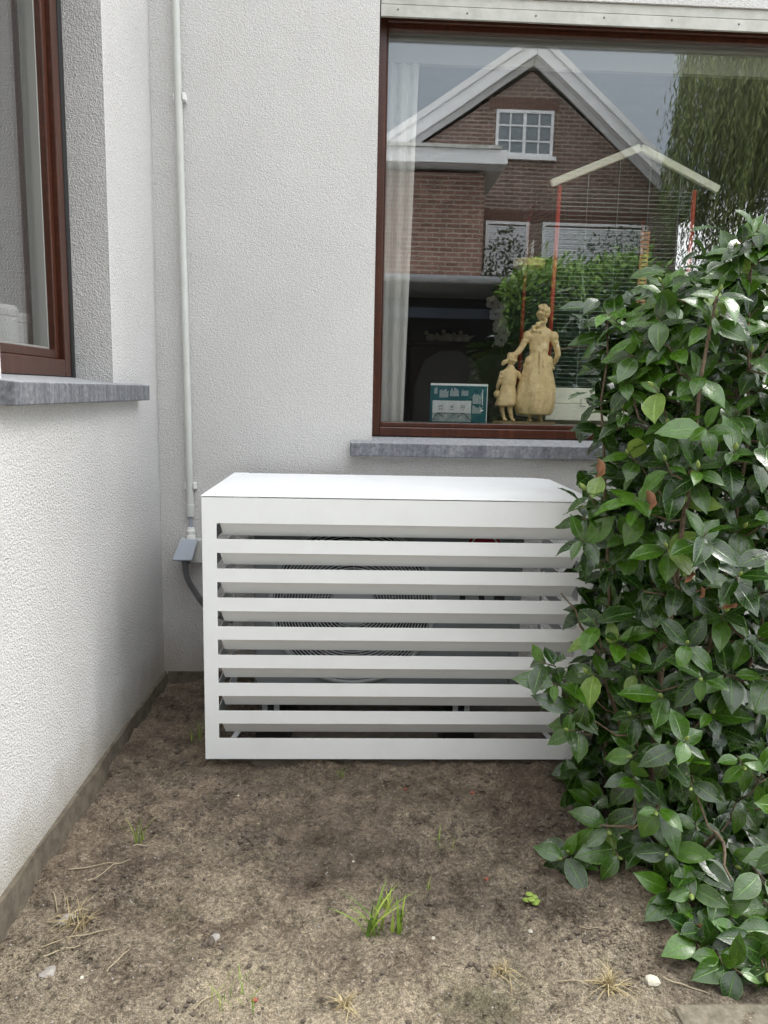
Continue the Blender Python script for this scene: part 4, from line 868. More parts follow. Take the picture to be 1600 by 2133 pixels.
TIPS=[(1.04,2.12,1.78,0),(1.09,2.12,1.81,0),(.85,1.60,.05,0),(.88,1.56,.05,0),(.91,1.53,.05,0),(.97,1.53,.05,0),(1.05,1.61,.05,0),(.86,2.19,1.67,0),(.85,2.19,1.60,0),(.85,2.11,1.50,0),(.85,2.17,1.64,0),(.80,2.16,1.52,0),(.83,2.13,1.57,0),(.77,2.16,1.47,0),(.76,2.16,1.40,0),(.90,2.14,1.46,0),(1.05,2.16,1.76,0),(1.09,2.15,1.70,0),(1.03,2.13,1.59,0),(.93,2.04,1.42,0),(1.12,2.13,1.78,0),(.77,2.18,1.32,0),(.79,2.16,1.19,0),(.68,2.18,1.08,0),(.67,2.18,1.00,0),(.65,2.11,.95,0),(.73,2.14,.88,0),(.71,2.13,.71,0),(.56,2.15,.57,0),(.59,2.10,.52,0),(.64,2.08,.44,0),(.63,2.05,.40,0),(.77,2.12,.64,0),(.70,2.11,.55,0),(.81,2.01,.34,0),(.81,1.96,.28,0),(.64,2.00,.05,0),(.61,1.97,.05,0),(.74,1.97,.13,0),(.76,1.93,.08,0),(.85,1.77,.07,0),(.88,1.74,.10,0),(.88,1.65,.05,0),(.97,1.70,.06,0),(.94,1.58,.05,0),(.97,1.55,.05,0),(1.25,2.20,1.72,0),(.91,2.04,1.07,0),(1.44,2.16,1.40,0),(1.01,1.98,1.22,0),(.83,1.87,.25,0),(.82,2.07,.58,0),(1.32,2.14,1.59,0),(1.22,2.00,.48,0),(1.14,1.58,.05,0),(1.48,2.03,.09,0),(1.06,1.87,.09,0),(1.20,2.04,1.04,0),(1.42,2.05,.90,0),(1.07,2.06,1.48,0),(1.13,1.92,.96,0),(1.46,2.08,.77,0),(1.26,2.01,.74,0),(1.46,2.13,.55,0),(1.42,2.08,.36,0),(1.18,1.84,.27,0),(1.08,1.91,.36,0),(1.08,1.99,.59,0),(1.26,2.05,1.38,0),(1.11,2.07,1.10,0),(.92,1.97,.69,0),(1.04,2.01,.77,0),(.92,1.91,1.01,0),(1.23,2.10,1.14,0),(.86,1.85,.14,0),(.92,1.87,.32,0),(1.51,2.10,.41,0),(1.29,2.00,1.02,0),(1.33,1.82,.09,0),(1.16,1.77,.17,0),(1.12,1.93,.22,0),(.88,2.01,.52,0),(1.32,1.93,.32,0),(1.44,1.89,.05,0),(.86,2.01,.95,0),(1.37,2.08,1.25,0),(.86,1.90,.38,0),(1.33,2.06,1.16,0),(1.17,1.72,.05,0),(.79,2.14,.96,0),(.86,2.07,.82,0),(.77,2.04,1.08,0),(.91,1.94,1.28,0),(.88,1.84,.47,0),(.86,2.07,1.28,0),(1.15,2.04,1.59,0),(.87,2.07,.70,0),(1.07,2.10,1.32,0),(1.19,2.04,1.47,0),(.96,1.90,.18,0),(1.01,1.90,.90,0),(.91,2.00,.87,0),(.91,1.97,1.17,0),(1.20,1.95,.62,0),(1.23,1.94,.39,0),(1.25,2.09,1.29,0),(1.56,2.12,.25,0),(1.02,1.99,.48,0),(1.28,2.00,.86,0),(.80,2.02,.46,0),(1.14,2.00,.70,0),(1.33,2.13,1.71,0),(1.09,2.05,1.00,0),(1.19,2.15,1.40,0),(1.10,1.97,1.24,0),(1.30,1.71,.05,0),(1.37,2.17,1.47,0),(.94,1.91,.61,0),(1.07,1.72,.14,0),(1.12,1.59,.05,0),(1.23,2.08,.81,0),(.82,1.97,1.19,0),(1.09,1.74,.05,0),(.81,2.06,1.38,0),(1.44,2.10,1.08,0),(1.51,2.00,.05,1),(1.31,2.29,.82,1),(.98,2.25,1.08,1),(.84,2.33,.53,1),(1.14,2.22,1.00,1),(1.12,2.23,.56,1),(1.34,2.35,1.48,1),(1.41,2.27,.76,1),(1.18,2.21,.22,1),(.84,2.43,1.39,1),(.97,2.27,.58,1),(.99,2.42,.91,1),(1.55,2.31,.75,1),(1.29,2.30,.93,1),(1.13,2.35,1.29,1),(1.16,1.97,.05,1),(1.63,2.55,1.59,1),(.82,2.35,.69,1),(.95,2.18,.24,1),(1.11,2.17,.34,1),(1.09,2.24,.89,1),(1.29,2.20,.40,1),(1.50,2.26,.63,1),(1.59,2.38,1.15,1),(1.05,2.03,.05,1),(1.49,2.24,.11,1),(.95,2.19,.05,1),(.94,2.32,.46,1),(1.12,2.29,1.41,1),(1.25,2.07,.15,1),(.97,2.27,.34,1),(.92,2.40,1.45,1),(.95,2.44,1.27,1),(1.15,2.32,1.13,1),(1.00,2.36,1.24,1),(.76,2.24,.05,1),(1.10,2.13,.05,1),(.89,2.17,.05,1),(1.47,2.31,1.06,1),(1.19,2.12,.05,1),(1.50,2.18,.05,1),(1.07,2.19,.06,1),(1.32,2.38,1.38,1),(.90,2.31,1.06,1),(.97,2.41,.77,1),(1.27,1.90,.05,1),(1.59,2.29,.40,1),(1.56,2.45,1.29,1),(1.41,2.47,1.63,1),(1.20,2.08,.05,1),(.94,2.38,1.59,1),(.84,2.46,.85,1),(1.29,2.31,1.27,1),(1.26,2.37,1.69,1),(1.71,2.29,.05,1),(1.51,2.50,1.72,1),(1.20,1.86,.05,1),(1.55,2.36,.94,1),(1.44,2.25,.23,1),(1.61,2.24,.22,1),(1.40,2.50,1.81,1),(.83,2.31,.36,1),(1.40,2.32,.96,1),(1.50,2.31,.47,1),(1.35,1.96,.05,1),(1.08,2.29,.42,1),(1.26,2.42,1.53,1),(1.33,2.27,1.17,1),(1.65,2.48,1.38,1),(1.38,2.11,.05,1),(1.14,2.16,.72,1),(1.03,1.90,.05,1),(1.51,2.46,1.40,1),(1.00,2.29,.70,1),(1.22,2.19,.50,1),(1.12,2.33,1.61,1),(.92,2.32,.24,1),(1.28,2.04,.05,1),(1.00,2.21,.98,1),(1.56,2.18,.05,1),(1.00,2.35,1.44,1),(1.27,2.19,.68,1),(1.55,2.01,.05,1),(1.24,2.22,1.06,1),(.93,2.38,.61,1),(1.14,2.41,1.52,1),(1.00,2.12,.21,1),(.99,2.23,.87,1),(1.13,2.11,.15,1),(.80,2.41,1.03,1),(.74,2.31,.45,1),(1.55,2.17,.08,1),(1.27,2.19,.28,1),(1.05,2.19,.78,1),(1.00,2.46,1.35,1),(1.47,2.03,.05,1),(1.45,2.26,.37,1),(1.01,2.48,.50,2),(1.40,2.62,1.58,2),(1.26,2.61,1.25,2),(1.74,2.77,1.68,2),(1.69,2.41,.05,2),(1.19,2.35,.05,2),(1.51,2.61,.71,2),(1.78,2.60,.13,2),(1.49,2.45,.59,2),(1.68,2.70,1.14,2),(1.16,2.38,.69,2),(1.55,2.59,1.37,2),(1.29,2.04,.05,2),(1.53,2.44,.08,2),(.90,2.46,.61,2),(1.11,2.57,.05,2),(1.12,2.52,1.36,2),(1.72,2.66,1.42,2),(1.07,2.54,1.13,2),(1.28,2.57,1.67,2),(1.14,2.61,.56,2),(1.19,2.45,.98,2),(1.24,2.23,.05,2),(.91,2.46,1.03,2),(1.23,2.55,.46,2),(1.59,2.36,.05,2),(1.47,2.46,.05,2),(1.88,2.66,.29,2),(1.54,2.48,.31,2),(1.53,2.55,.89,2),(1.40,2.47,1.06,2),(1.12,2.23,.05,2),(1.50,2.70,1.77,2),(1.79,2.67,.49,2),(1.22,2.52,.19,2),(.98,2.46,.05,2),(1.78,2.43,.05,2),(1.11,2.53,.35,2),(1.02,2.61,1.32,2),(1.35,2.42,.43,2),(1.84,2.73,1.09,2),(1.01,2.53,.21,2),(1.44,2.53,1.27,2),(1.53,2.16,.05,2),(1.14,2.62,.85,2),(1.83,2.49,.05,2),(1.41,2.56,1.43,2),(1.25,2.57,1.42,2),(.99,2.64,.78,2),(1.23,2.42,.37,2),(1.06,2.72,1.66,2),(.81,2.46,.37,2),(1.06,2.16,.05,2),(.82,2.46,.91,2),(1.41,2.33,.05,2),(1.75,2.56,.75,2),(1.71,2.62,1.29,2),(.97,2.63,1.43,2),(1.43,2.46,.17,2),(1.78,2.59,.96,2),(1.28,2.17,.05,2),(1.53,2.27,.05,2),(1.69,2.34,.05,2),(1.05,2.54,1.47,2),(1.20,2.53,1.12,2),(1.38,2.51,.54,2),(1.61,2.10,.05,2),(1.29,2.53,.80,2),(1.03,2.69,1.14,2),(.93,2.34,.05,2),(1.61,2.68,1.50,2),(1.28,2.39,.10,2),(1.16,2.66,1.24,2),(1.59,2.17,.05,2),(1.07,2.34,.05,2),(1.57,2.47,.70,2),(1.34,2.51,1.18,2),(1.31,2.60,1.80,2),(1.10,2.52,1.00,2),(.81,2.44,.05,2),(1.07,2.47,.74,2),(1.01,2.70,1.55,2),(1.65,2.73,1.80,2),(1.59,2.50,.44,2),(1.20,2.51,.05,2),(1.38,2.58,.91,2),(1.39,2.08,.05,2),(1.63,2.59,1.00,2),(1.27,2.68,1.55,2)]
rl_ = random.Random(77)
TIPS += [(.955, 2.03, 1.63, 0), (.945, 2.02, 1.57, 0), (.77, 2.36, 1.60, 1), (1.10, 2.16, 1.73, 0), (1.35, 2.22, 1.21, 1)]
AX = Vector((1.12, 2.22))
stems = []      # polylines of main stems
def stem_pts(p, n_=7, wob=.02):
    q = []
    for i in range(n_):
        t = i/(n_-1); a = Vector(p[0]).lerp(Vector(p[1]), t) if len(p) == 2 else None
        if a is None:
            s_ = t*(len(p)-1); k_ = min(int(s_), len(p)-2); a = Vector(p[k_]).lerp(Vector(p[k_+1]), s_-k_)
        q.append(a + Vector((rl_.uniform(-wob, wob), rl_.uniform(-wob, wob), 0)))
    return q
MAIN_OFF = (.05, .26, .12, .14, .26, .10, .08)
MAIN = [[(.93, 2.10, -.02), (.91, 2.03, .60), (.92, 1.99, 1.02), (.94, 1.99, 1.39), (.955, 1.99, 1.62)], [(.90, 2.16, -.02), (.84, 2.10, .7), (.78, 2.10, 1.25), (.77, 2.12, 1.60)], [(1.02, 2.2, -.02), (1.12, 2.05, .8), (1.12, 2.03, 1.3), (1.10, 2.05, 1.72)],
        [(1.05, 2.15, -.02), (1.25, 2.05, .6), (1.35, 2.1, 1.2)], [(.95, 2.05, -.02), (.84, 1.95, .35), (.74, 1.98, .62), (.66, 2.04, .74)], [(.98, 2.0, -.02), (.85, 1.85, .15), (.68, 1.80, .20)], [(1.0, 1.95, -.02), (.98, 1.75, .22), (.95, 1.60, .18)]]
for p, dy in zip(MAIN, MAIN_OFF):
    q = [v + Vector((0, dy, 0)) for v in stem_pts(p, 9, .010)]; stems.append(q); n_ = len(q)
    MB().tube(q, [(.011 if dy < .06 else .008) * (1 - .7*i/(n_-1)) for i in range(n_)], 8).build('stem', BARK, cam_b, smooth=True)
twig = MB(); leaves = []; buds = []
allp = [(pt, si) for si, q in enumerate(stems) for pt in q[1:]]
TIPS.sort(key=lambda t: (t[0] - AX.x)**2 + (t[1] - AX.y)**2 - .05*t[3])
for (x, y, z, lay) in TIPS:
    tip = Vector((x, y, z))
    # the twig leaves a stem below and behind the tip
    best = min(allp, key=lambda a: (a[0]-tip).length + 1.2*max(0, a[0].z - tip.z + .06) + .3*max(0, tip.y - a[0].y))[0]
    outw = Vector((x - AX.x, (y - AX.y)*1.3, 0)); outw = outw.normalized() if outw.length > .02 else Vector((0, -1, 0))
    sh_dir = (outw*.75 + Vector((rl_.uniform(-.35, .35), -.25 + rl_.uniform(-.25, .25), .55 + rl_.uniform(-.35, .25)))).normalized()
    if z < .45: sh_dir = (sh_dir + Vector((0, -.2, -.35))).normalized()
    mid = best.lerp(tip, .55) + Vector((0, 0, -.015)) 
    pre = tip - sh_dir*.07
    allp += [(mid, -1), (pre, -1)]
    twig.tube([best, best.lerp(mid, .5) + Vector((0, 0, -.012)), mid.lerp(pre, .4), pre, tip], [.0032, .0029, .0026, .0022, .0016], 6)
    nl = rl_.randint(5, 7) if lay == 0 else rl_.randint(6, 8)
    ph = rl_.uniform(0, 6.28); o1 = sh_dir.orthogonal().normalized(); o2 = sh_dir.cross(o1)
    for j in range(nl):
        a = ph + j*2.4; rad = o1*math.cos(a) + o2*math.sin(a)
        along = .006 + .085*(1 - (j+.5)/nl) * rl_.uniform(.7, 1.1) - (.0 if j else -.0); base = tip - sh_dir*along
        steep = .65 if j < nl-2 else 1.1
        d = (rad + sh_dir*steep*rl_.uniform(.3, .9) + Vector((0, 0, -rl_.uniform(.05, .60)))).normalized()
        up = (sh_dir*.5 + Vector((0, -.35, .85)) + Vector((rl_.uniform(-.5, .5), rl_.uniform(-.45, .45), rl_.uniform(-.3, .3)))); up = up - d*up.dot(d)
        if up.length < .05: up = d.orthogonal()
        leaves.append((base, d, up.normalized(), lay, rl_.uniform(.60, 1.12) * (1.0 if j < nl - 1 else .75), rl_.random(), 'young' if (lay == 0 and rl_.random() < .07) else 'leaf'))
    if lay == 0 and rl_.random() < .55: buds.append((tip, (sh_dir + Vector((rl_.uniform(-.3, .3), rl_.uniform(-.3, .3), .2))).normalized(), rl_.uniform(.75, 1.2)))
tag(twig.build('twigs', BARK, cam_b, smooth=True), kind='stuff')
# inner leaves between the shoots, colour darkened to stand in for shade
for (x, y, z, lay) in TIPS:
    for j in range(7 if x > .74 else 0):
        b = Vector((x + rl_.uniform(-.03, .11), y + rl_.uniform(.22, .50), max(.06, z + rl_.uniform(-.10, .10))))
        if b.x < .92: b.y = min(b.y, 2.50)
        d = Vector((rl_.uniform(-1, 1), rl_.uniform(-1, .3), rl_.uniform(-.7, .35))).normalized(); up = Vector((rl_.uniform(-.5, .5), -.4 + rl_.uniform(-.4, .4), .7)); up = (up - d*up.dot(d)).normalized()
        leaves.append((b, d, up, 3, rl_.uniform(.75, 1.1), rl_.random()*.4, 'leaf'))
def leaf_matrix(b, d, up, s): 
    yv = up.cross(d).normalized(); zv = d.cross(yv).normalized()
    return Matrix.Translation(b) @ Matrix((d, yv, zv)).transposed().to_4x4() @ Matrix.Scale(s, 4)
cpos = Vector((0, 0, 1.35))
def in_view(p):
    k = cam.matrix_world.to_3x3().transposed() @ (p - cpos)
    return k.z < 0 and abs(k.x / -k.z) < .50 and abs(k.y / -k.z) < .66
def score(l):
    c = l[0] + l[1]*.045; v = (cpos - c); f = abs(l[2].dot(v.normalized())); return (l[3]*.5 + v.length*.35 - f*.35) if in_view(c) else 9 + v.length
order = sorted(range(len(leaves)), key=lambda i: score(leaves[i])); big = set(order[:300])
MESH = {}
for s in range(14):
    V, U, F = SHAPES[s]
    for tq in range(3): MESH[('leaf', s, tq)] = leaf_data('leaf', V, U, F, (.12, .42, .80)[tq], LEAF)
    MESH[('young', s, 0)] = leaf_data('leaf', V, U, F, .6, YOUNG)
RV, RU, RF, RT = [], [], [], []
for i, (b, d, up, lay, sc_, tn_, kd) in enumerate(leaves):
    s = i % 14; M = leaf_matrix(b, d, up, sc_)
    if i in big:
        me = MESH[('young', s, 0)] if kd == 'young' else MESH[('leaf', s, min(2, int(tn_*3)))]
        o = bpy.data.objects.new('leaf', me); COL.objects.link(o); o.parent = cam_b; o.matrix_basis = M
    else:
        V, U, F = SHAPES[s]; k0 = len(RV); RV += [tuple(M @ Vector(v)) for v in V]; RU += U; RF += [tuple(k0 + q_ for q_ in f) for f in F]; RT += [tn_] * len(V)
o = bpy.data.objects.new('foliage', leaf_data('foliage', RV, RU, RF, RT, LEAF)); COL.objects.link(o); o.parent = cam_b; tag(o, kind='stuff', label='mass of glossy leaves behind the front ones')
# withered leaves caught in the bush, curled up
V_, U_, F_ = leaf_mesh(5, .085, .050); DEAD = ([(x*.9, y*math.cos(abs(y)*55), z + abs(y)*1.0 + .25*x*x/.085 + .004*math.sin(x*120)) for x, y, z in V_], U_, F_)
for (p, d, up, s) in (((.775, 1.98, 1.11), (.1, -.3, -1), (.6, -.7, .2), 1.0), ((.655, 2.02, 1.19), (-.15, -.1, -1), (.8, -.5, 0), 1.0), ((.985, 1.93, .80), (.9, -.2, .2), (0, -.8, .5), .8), ((.905, 1.94, .90), (-.6, -.3, -.5), (.3, -.8, .4), .8), ((.93, 1.94, .86), (-.2, -.2, -1), (.4, -.9, .1), .6)):
    d = Vector(d).normalized(); up = Vector(up); up = (up - d*up.dot(d)).normalized()
    o = bpy.data.objects.new('leaf', leaf_data('leaf', *DEAD, .6, BROWN)); COL.objects.link(o); o.parent = cam_b; o.matrix_basis = leaf_matrix(Vector(p), d, up, s*.75); tag(o, label='withered brown leaf')
bm_ = MB().lathe([(.0015, 0), (.0045, .004), (.0062, .010), (.0058, .016), (.0036, .022), (.0008, .028)], n=8).mesh('bud'); bm_.materials.append(BUDM); bm_.polygons.foreach_set('use_smooth', [True]*len(bm_.polygons))
for (p, d, s) in buds:
    o = bpy.data.objects.new('bud', bm_); COL.objects.link(o); o.parent = cam_b; o.matrix_basis = Matrix.Translation(p) @ d.to_track_quat('Z', 'Y').to_matrix().to_4x4() @ Matrix.Scale(s, 4)
local(cam_b)

# ================================================================== small things on the ground
GRASS = m_simple_leaf('grass_blade', (.09, .19, .02), (.36, .44, .08), .45); STRAW = m_simple_leaf('dry_straw', (.24, .18, .09), (.46, .38, .21), .8)
def blades(n_, h, spread, lean, wd, seed, flat=False):
    r_ = random.Random(seed); mb = MB(); tones = []
    for i in range(n_):
        a = r_.uniform(0, 6.28); b = Vector((r_.uniform(-1, 1)*spread, r_.uniform(-1, 1)*spread, 0)); hh = h*r_.uniform(.45, 1.05); ln = lean*r_.uniform(.2, 1.2)
        d = Vector((math.cos(a), math.sin(a), 0)); s_ = Vector((-math.sin(a), math.cos(a), 0)); k = 5; vs = []; ww = wd*r_.uniform(.6, 1.2)
        for j in range(k+1):
            t = j/k; c_ = b + d*ln*hh*t*t + Vector((0, 0, hh*(t - (.25 if not flat else .85)*ln*t*t))) ; wj = ww*(1-t**2.2)*.5 + .0002
            vs += [c_ - s_*wj, c_ + s_*wj]
        mb.add(vs, [(2*j, 2*j+1, 2*j+3, 2*j+2) for j in range(k)]); tones += [r_.random()]*len(vs)
    return mb, tones
def tuft(x, y, n_, h, spread, lean, wd, mat_, lab, cat, name, seed, grp=None, flat=False):
    mb, tones = blades(n_, h, spread, lean, wd, seed, flat); me = bpy.data.meshes.new(name); me.from_pydata(mb.v, [], mb.f); me.update()
    at = me.attributes.new('tone', 'FLOAT', 'POINT'); at.data.foreach_set('value', tones); me.materials.append(mat_)
    o = bpy.data.objects.new(name, me); COL.objects.link(o); o.location = (x, y, float(gz(x, y)) - .004); return tag(o, lab, cat, grp)
gg, dg = 'grass tufts on the bare soil', 'dry grass tufts on the bare soil'
tuft(.075, 1.745, 18, .130, .024, .75, .0085, GRASS, 'largest bright green grass tuft in the middle foreground', 'grass', 'grass_tuft', 1, gg)
tuft(.130, 1.745, 11, .105, .012, .35, .0085, GRASS, 'upright small grass tuft just right of the largest tuft', 'grass', 'grass_tuft', 2, gg)
tuft(.105, 1.85, 8, .060, .012, .5, .006, GRASS, 'short grass tuft just behind the largest tuft', 'grass', 'grass_tuft', 22, gg)
tuft(-.634, 2.17, 12, .100, .012, .45, .004, GRASS, 'slender green grass tuft near the side wall', 'grass', 'grass_tuft', 3, gg)
tuft(-.60, 2.85, 10, .09, .02, .5, .003, GRASS, 'thin grass tuft in the shade left of the cover', 'grass', 'grass_tuft', 4, gg)
tuft(.30, 2.12, 9, .055, .03, .9, .003, GRASS, 'sparse grass wisps in the middle of the bare soil', 'grass', 'grass_tuft', 5, gg)
tuft(-.03, 2.56, 8, .06, .012, .8, .003, GRASS, 'tiny grass tuft right below the cover edge', 'grass', 'grass_tuft', 6, gg)
tuft(.23, 1.93, 4, .045, .004, .3, .004, GRASS, 'single short grass sprout right of the largest tuft', 'grass', 'grass_tuft', 7, gg)
tuft(-.245, 1.53, 26, .045, .05, .8, .0022, GRASS, 'faint mossy grass patch at the lower left edge', 'grass', 'grass_tuft', 8, gg)
tuft(.610, 1.545, 90, .085, .012, 1.25, .0028, STRAW, 'pale dry grass star beside the white stone', 'dry grass', 'dry_tuft', 9, dg, True)
tuft(.005, 1.50, 40, .06, .012, 1.25, .0025, STRAW, 'pale dry grass tuft at the bottom edge', 'dry grass', 'dry_tuft', 10, dg, True)
tuft(.372, 1.60, 44, .05, .016, 1.15, .0022, STRAW, 'small dry grass tuft left of the grass star', 'dry grass', 'dry_tuft', 11, dg, True)
tuft(-.68, 1.78, 40, .10, .03, 1.1, .0025, STRAW, 'loose dry grass tuft at the foot of the side wall', 'dry grass', 'dry_tuft', 12, dg, True)
wd_ = empty('weed', (.497, 1.845, float(gz(.497, 1.845))), 'round-leaved yellowish green weed seedling left of the bush', 'weed')
for i in range(7):
    a = i*.9; MB().ball((.014*math.cos(a), .014*math.sin(a)*.8, .012 + .006*(i % 3)), (.011, .010, .003), 8, 5).build('leaf', m_noisy('weed_green', (.20, .30, .05), (.30, .38, .09), 80, .5, 0) if i == 0 else bpy.data.materials['weed_green'], wd_, smooth=True)
# straws
ST_ = mat('straw_stalk', (.36, .30, .20), .8)
def stalk(x, y, a, L, lab, r_=.0016, lift=.004):
    d = Vector((math.cos(a), math.sin(a), 0)); n_ = Vector((-d.y, d.x, 0)); pts = []
    for i in range(6):
        t = i/5; p_ = Vector((x, y, 0)) + d*L*t + n_*L*.03*math.sin(t*3); p_.z = float(gz(p_.x, p_.y)) + r_ + lift*.5; pts.append(p_)
    tag(MB().tube(pts, [r_, r_, r_, r_*.9, r_*.8, r_*.5], 6).build('straw', ST_), lab, 'straw', 'straws on the soil')
for (x, y, a, L, lab) in ((-.79, 2.02, .25, .13, 'straw lying slantwise beside the plinth of the side wall'), (-.80, 1.93, -1.1, .10, 'thick straw pointing down next to the slanting straw by the plinth'), (-.775, 1.94, -1.2, .095, 'thin straw parallel to the thick one by the plinth'), (-.72, 1.97, .9, .14, 'long curved straw right of the crossed straws'),
    (-.64, 2.13, .4, .07, 'short straw beside the slender grass tuft'), (-.74, 1.70, .3, .17, 'long straw low at the left edge'), (-.71, 1.64, .7, .12, 'straw slanting up at the lower left edge'), (-.55, 1.60, 1.2, .08, 'upright-looking short straw in the lower left'), (-.33, 1.50, .7, .10, 'straw at the bottom edge by the mossy patch'),
    (.745, 1.565, -.35, .10, 'straight straw right of the white stone'), (.50, 1.57, -.4, .07, 'bent straw left of the dry grass star'), (.41, 2.20, .2, .08, 'thin straw on the soil before the cover'), (.60, 1.75, .0, .12, 'long thin rootlet under the low camellia branch')): stalk(x, y, a, L, lab, .0017 if 'thin' not in lab else .001)
# stones
def rock_mesh(seed, flat=.6, n_=1):
    bm = bmesh.new(); bmesh.ops.create_icosphere(bm, subdivisions=2 if n_ else 1, radius=1); r_ = random.Random(seed); pl_ = [(Vector((r_.gauss(0, 1), r_.gauss(0, 1), r_.gauss(0, 1))).normalized(), r_.uniform(.55, .9)) for _ in range(9)]
    for v in bm.verts:
        for nrm2, dd in pl_:
            e_ = v.co.dot(nrm2) - dd
            if e_ > 0: v.co -= nrm2*e_
        v.co *= r_.uniform(.94, 1.06); v.co.z *= flat
    me = bpy.data.meshes.new('stone'); bm.to_mesh(me); bm.free(); return me
SW = m_noisy('chalky_stone', (.42, .39, .31), (.60, .57, .47), 60, .85, .4); SG = m_noisy('grey_stone', (.26, .24, .22), (.40, .375, .34), 50, .9, .5); SR = m_noisy('brick_crumb', (.26, .075, .05), (.34, .11, .08), 60, .9, .3)
def stone(x, y, s, m_, lab, seed, flat=.6, grp='stones on the soil'):
    me = rock_mesh(seed, flat); me.materials.append(m_); o = bpy.data.objects.new('stone', me); COL.objects.link(o); o.scale = (s, s, s); o.rotation_euler.z = seed; o.location = (x, y, float(gz(x, y)) + s*flat*.35); tag(o, lab, 'stone', grp)
for i, (x, y, s, m_, lab, fl_) in enumerate(((.712, 1.552, .018, SW, 'whitish angular stone right of the dry grass star', .6), (-.715, 1.80, .026, SG, 'flat grey stone by the side wall plinth, near the dry tuft', .3), (-.325, 1.725, .016, SG, 'grey crumbly stone left of the largest tuft', .7), (-.68, 1.60, .026, SG, 'flat pale grey stone at the lower left edge', .35), (.22, 1.72, .006, SW, 'small pale pebble right of the largest tuft', .6),
    (.20, 2.46, .007, SR, 'tiny red brick crumb under the cover', .5), (.43, 2.43, .009, SR, 'red brick crumb before the right half of the cover', .5), (.40, 1.97, .009, SR, 'red brick crumb left of the bush', .5), (-.20, 1.52, .009, SR, 'red brick crumb at the bottom edge', .5), (.475, 1.755, .007, SW, 'yellowish pebble below the weed', .6), (-.60, 1.58, .006, SW, 'small white pebble in the lower left', .6), (.02, 2.05, .005, SW, 'small white pebble in the middle of the soil', .6), (-.37, 2.42, .005, SW, 'small white pebble near the left bottom corner of the cover', .6))): stone(x, y, s, m_, lab, i + 3, fl_)
# crumbs of soil nobody could count
def clods(name, pts, mat_, seed):
    base = [rock_mesh(seed + i, .7, 0) for i in range(5)]; Vb = [np.array([v.co for v in b.vertices]) for b in base]; Fb = [np.array([p.vertices for p in b.polygons]) for b in base]
    VV, FF, o0 = [], [], 0; r_ = np.random.default_rng(seed)
    for (x, y, s) in pts:
        j = int(r_.integers(5)); a = r_.uniform(0, 6.28); c_, s2_ = math.cos(a), math.sin(a); v = Vb[j]*s; v = np.stack([v[:, 0]*c_ - v[:, 1]*s2_, v[:, 0]*s2_ + v[:, 1]*c_, v[:, 2]], 1) + np.array([x, y, float(gz(x, y)) + s*.25]); VV.append(v); FF.append(Fb[j] + o0); o0 += len(v)
    me = bpy.data.meshes.new(name); me.from_pydata(np.concatenate(VV).tolist(), [], np.concatenate(FF).tolist()); me.materials.append(mat_); o = bpy.data.objects.new(name, me); COL.objects.link(o)
    for b in base: bpy.data.meshes.remove(b)
    return o
pts = []
for (cx_, cy_, sg, n_, sm) in ((-.285, 2.165, .022, 40, .007), (-.325, 1.725, .020, 26, .008), (-.60, 1.95, .05, 60, .006), (.70, 1.66, .07, 160, .006), (.60, 2.22, .08, 120, .007), (.24, 2.24, .05, 40, .006), (.42, 2.42, .12, 90, .008), (-.42, 2.35, .10, 90, .006), (-.66, 2.55, .08, 140, .008), (-.68, 2.25, .06, 90, .006), (-.70, 1.65, .08, 160, .007), (.30, 1.93, .02, 16, .006), (.80, 1.72, .10, 220, .006), (-.72, 3.1, .10, 160, .009), (.62, 1.85, .06, 70, .006)):
    for _ in range(n_): pts.append((cx_ + rng.gauss(0, sg), cy_ + rng.gauss(0, sg*.8), sm*rng.uniform(.25, 1.1)))
for _ in range(6500): pts.append((rng.uniform(-.84, 1.3), rng.uniform(1.3, 3.3), .0045*rng.uniform(.2, 1.0)**2 + .0007))
pts = [p for p in pts if p[0] > -.84 and p[1] < 3.43]
DSOIL = m_noisy('moist_soil', (.070, .056, .044), (.150, .122, .096), 120, .95, .5)
tag(clods('soil_crumbs', pts, SOIL, 40), 'crumbs and clods of loose soil', 'soil', kind='stuff')
pts = []
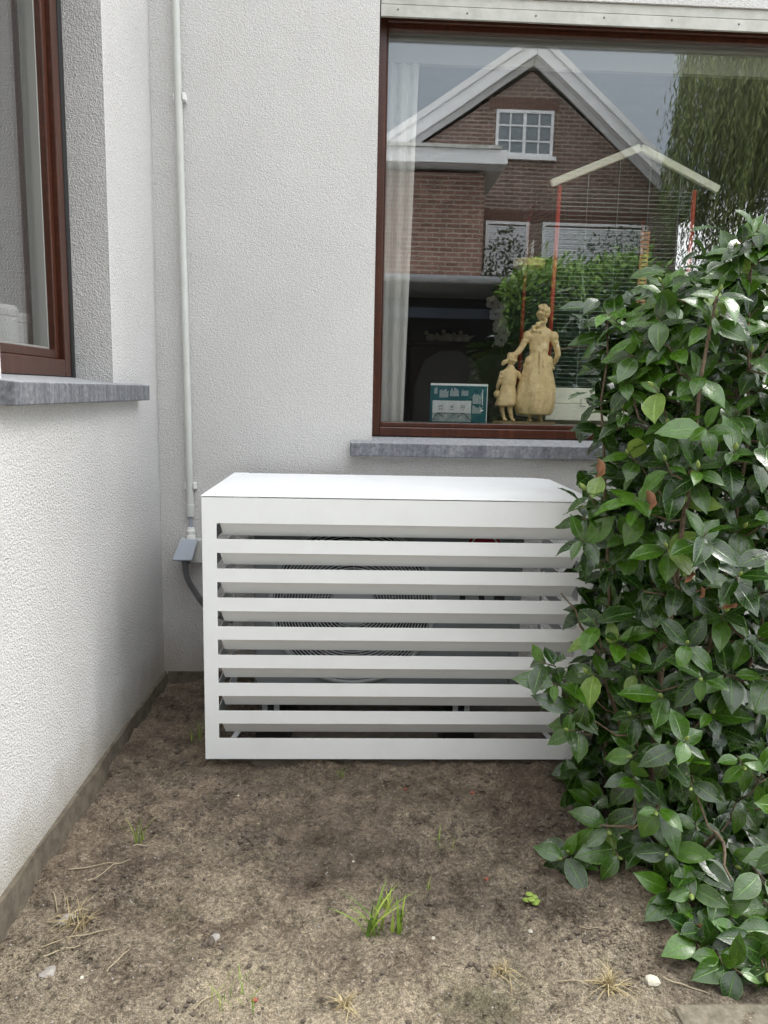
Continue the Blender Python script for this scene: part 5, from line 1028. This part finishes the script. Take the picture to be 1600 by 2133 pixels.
for (cx_, cy_, sg, n_, sm) in ((-.285, 2.165, .028, 30, .013), (-.325, 1.715, .022, 16, .011), (.36, 2.20, .05, 26, .012), (.24, 2.26, .03, 14, .010), (.34, 2.48, .10, 26, .013), (-.40, 2.50, .10, 30, .011), (-.52, 2.32, .06, 22, .011), (.66, 2.20, .09, 44, .013), (.62, 1.74, .06, 34, .010), (.25, 1.86, .03, 12, .010), (-.64, 1.93, .04, 20, .010), (-.68, 2.7, .08, 40, .013), (.19, 1.985, .02, 10, .009), (-.20, 2.42, .05, 10, .010), (.30, 1.60, .02, 6, .009), (-.36, 1.50, .02, 8, .010)):
    for _ in range(n_): pts.append((cx_ + rng.gauss(0, sg), cy_ + rng.gauss(0, sg*.7), sm*rng.uniform(.3, 1.1)))
for _ in range(900): pts.append((rng.uniform(-.82, 1.2), rng.uniform(1.35, 2.9), .008*rng.uniform(.2, 1.0)**2 + .001))
pts = [p for p in pts if p[0] > -.83 and p[1] < 3.43]
tag(clods('dark_clods', pts, DSOIL, 80), 'darker moist clods scattered on the soil', 'soil', kind='stuff')
pts = [(rng.uniform(-.82, 1.2), rng.uniform(1.35, 2.6), .003*rng.uniform(.3, 1.0) + .0006) for _ in range(1100)]
tag(clods('grit', pts, SG, 60), 'pale grit strewn over the soil', 'grit', kind='stuff')
# edging stones at the lower right
for i, (x0, x1, lab) in enumerate(((.36, .728, 'mossy concrete edging stone at the bottom, left of the joint'), (.738, 1.16, 'concrete edging stone at the bottom right corner'))):
    e_ = MB().box(x0, x1, 1.15, 1.495 + .010*i, -.05, -.001 + .003*i).build('edging_stone', m_noisy('mossy_concrete', (.10, .09, .062), (.24, .21, .16), 38, .95, .8, .008) if i == 0 else bpy.data.materials['mossy_concrete'], bevel=.012); tag(e_, lab, 'edging stone', 'edging stones')
# fallen leaves
for i, (x, y, a, m_, lab) in enumerate(((.88, 1.72, .4, BROWN, 'brown fallen leaf under the bush at the right edge'), (.925, 1.66, 2.2, BROWN, 'brown fallen leaf nearest the right edge'), (.83, 1.76, 1.0, BROWN, 'brown fallen leaf between the low branches'), (.885, 1.645, -.5, YOUNG, 'yellow-green fallen leaf under the bush at the right edge'))):
    V, U, F = SHAPES[(i*3) % 14]; o = bpy.data.objects.new('fallen_leaf', leaf_data('fallen_leaf', V, U, F, .9, m_)); COL.objects.link(o); o.location = (x, y, float(gz(x, y)) + .020); o.rotation_euler = (R(8), R(-6), a); o.scale = (.8,)*3; tag(o, lab, 'leaf', 'fallen leaves')
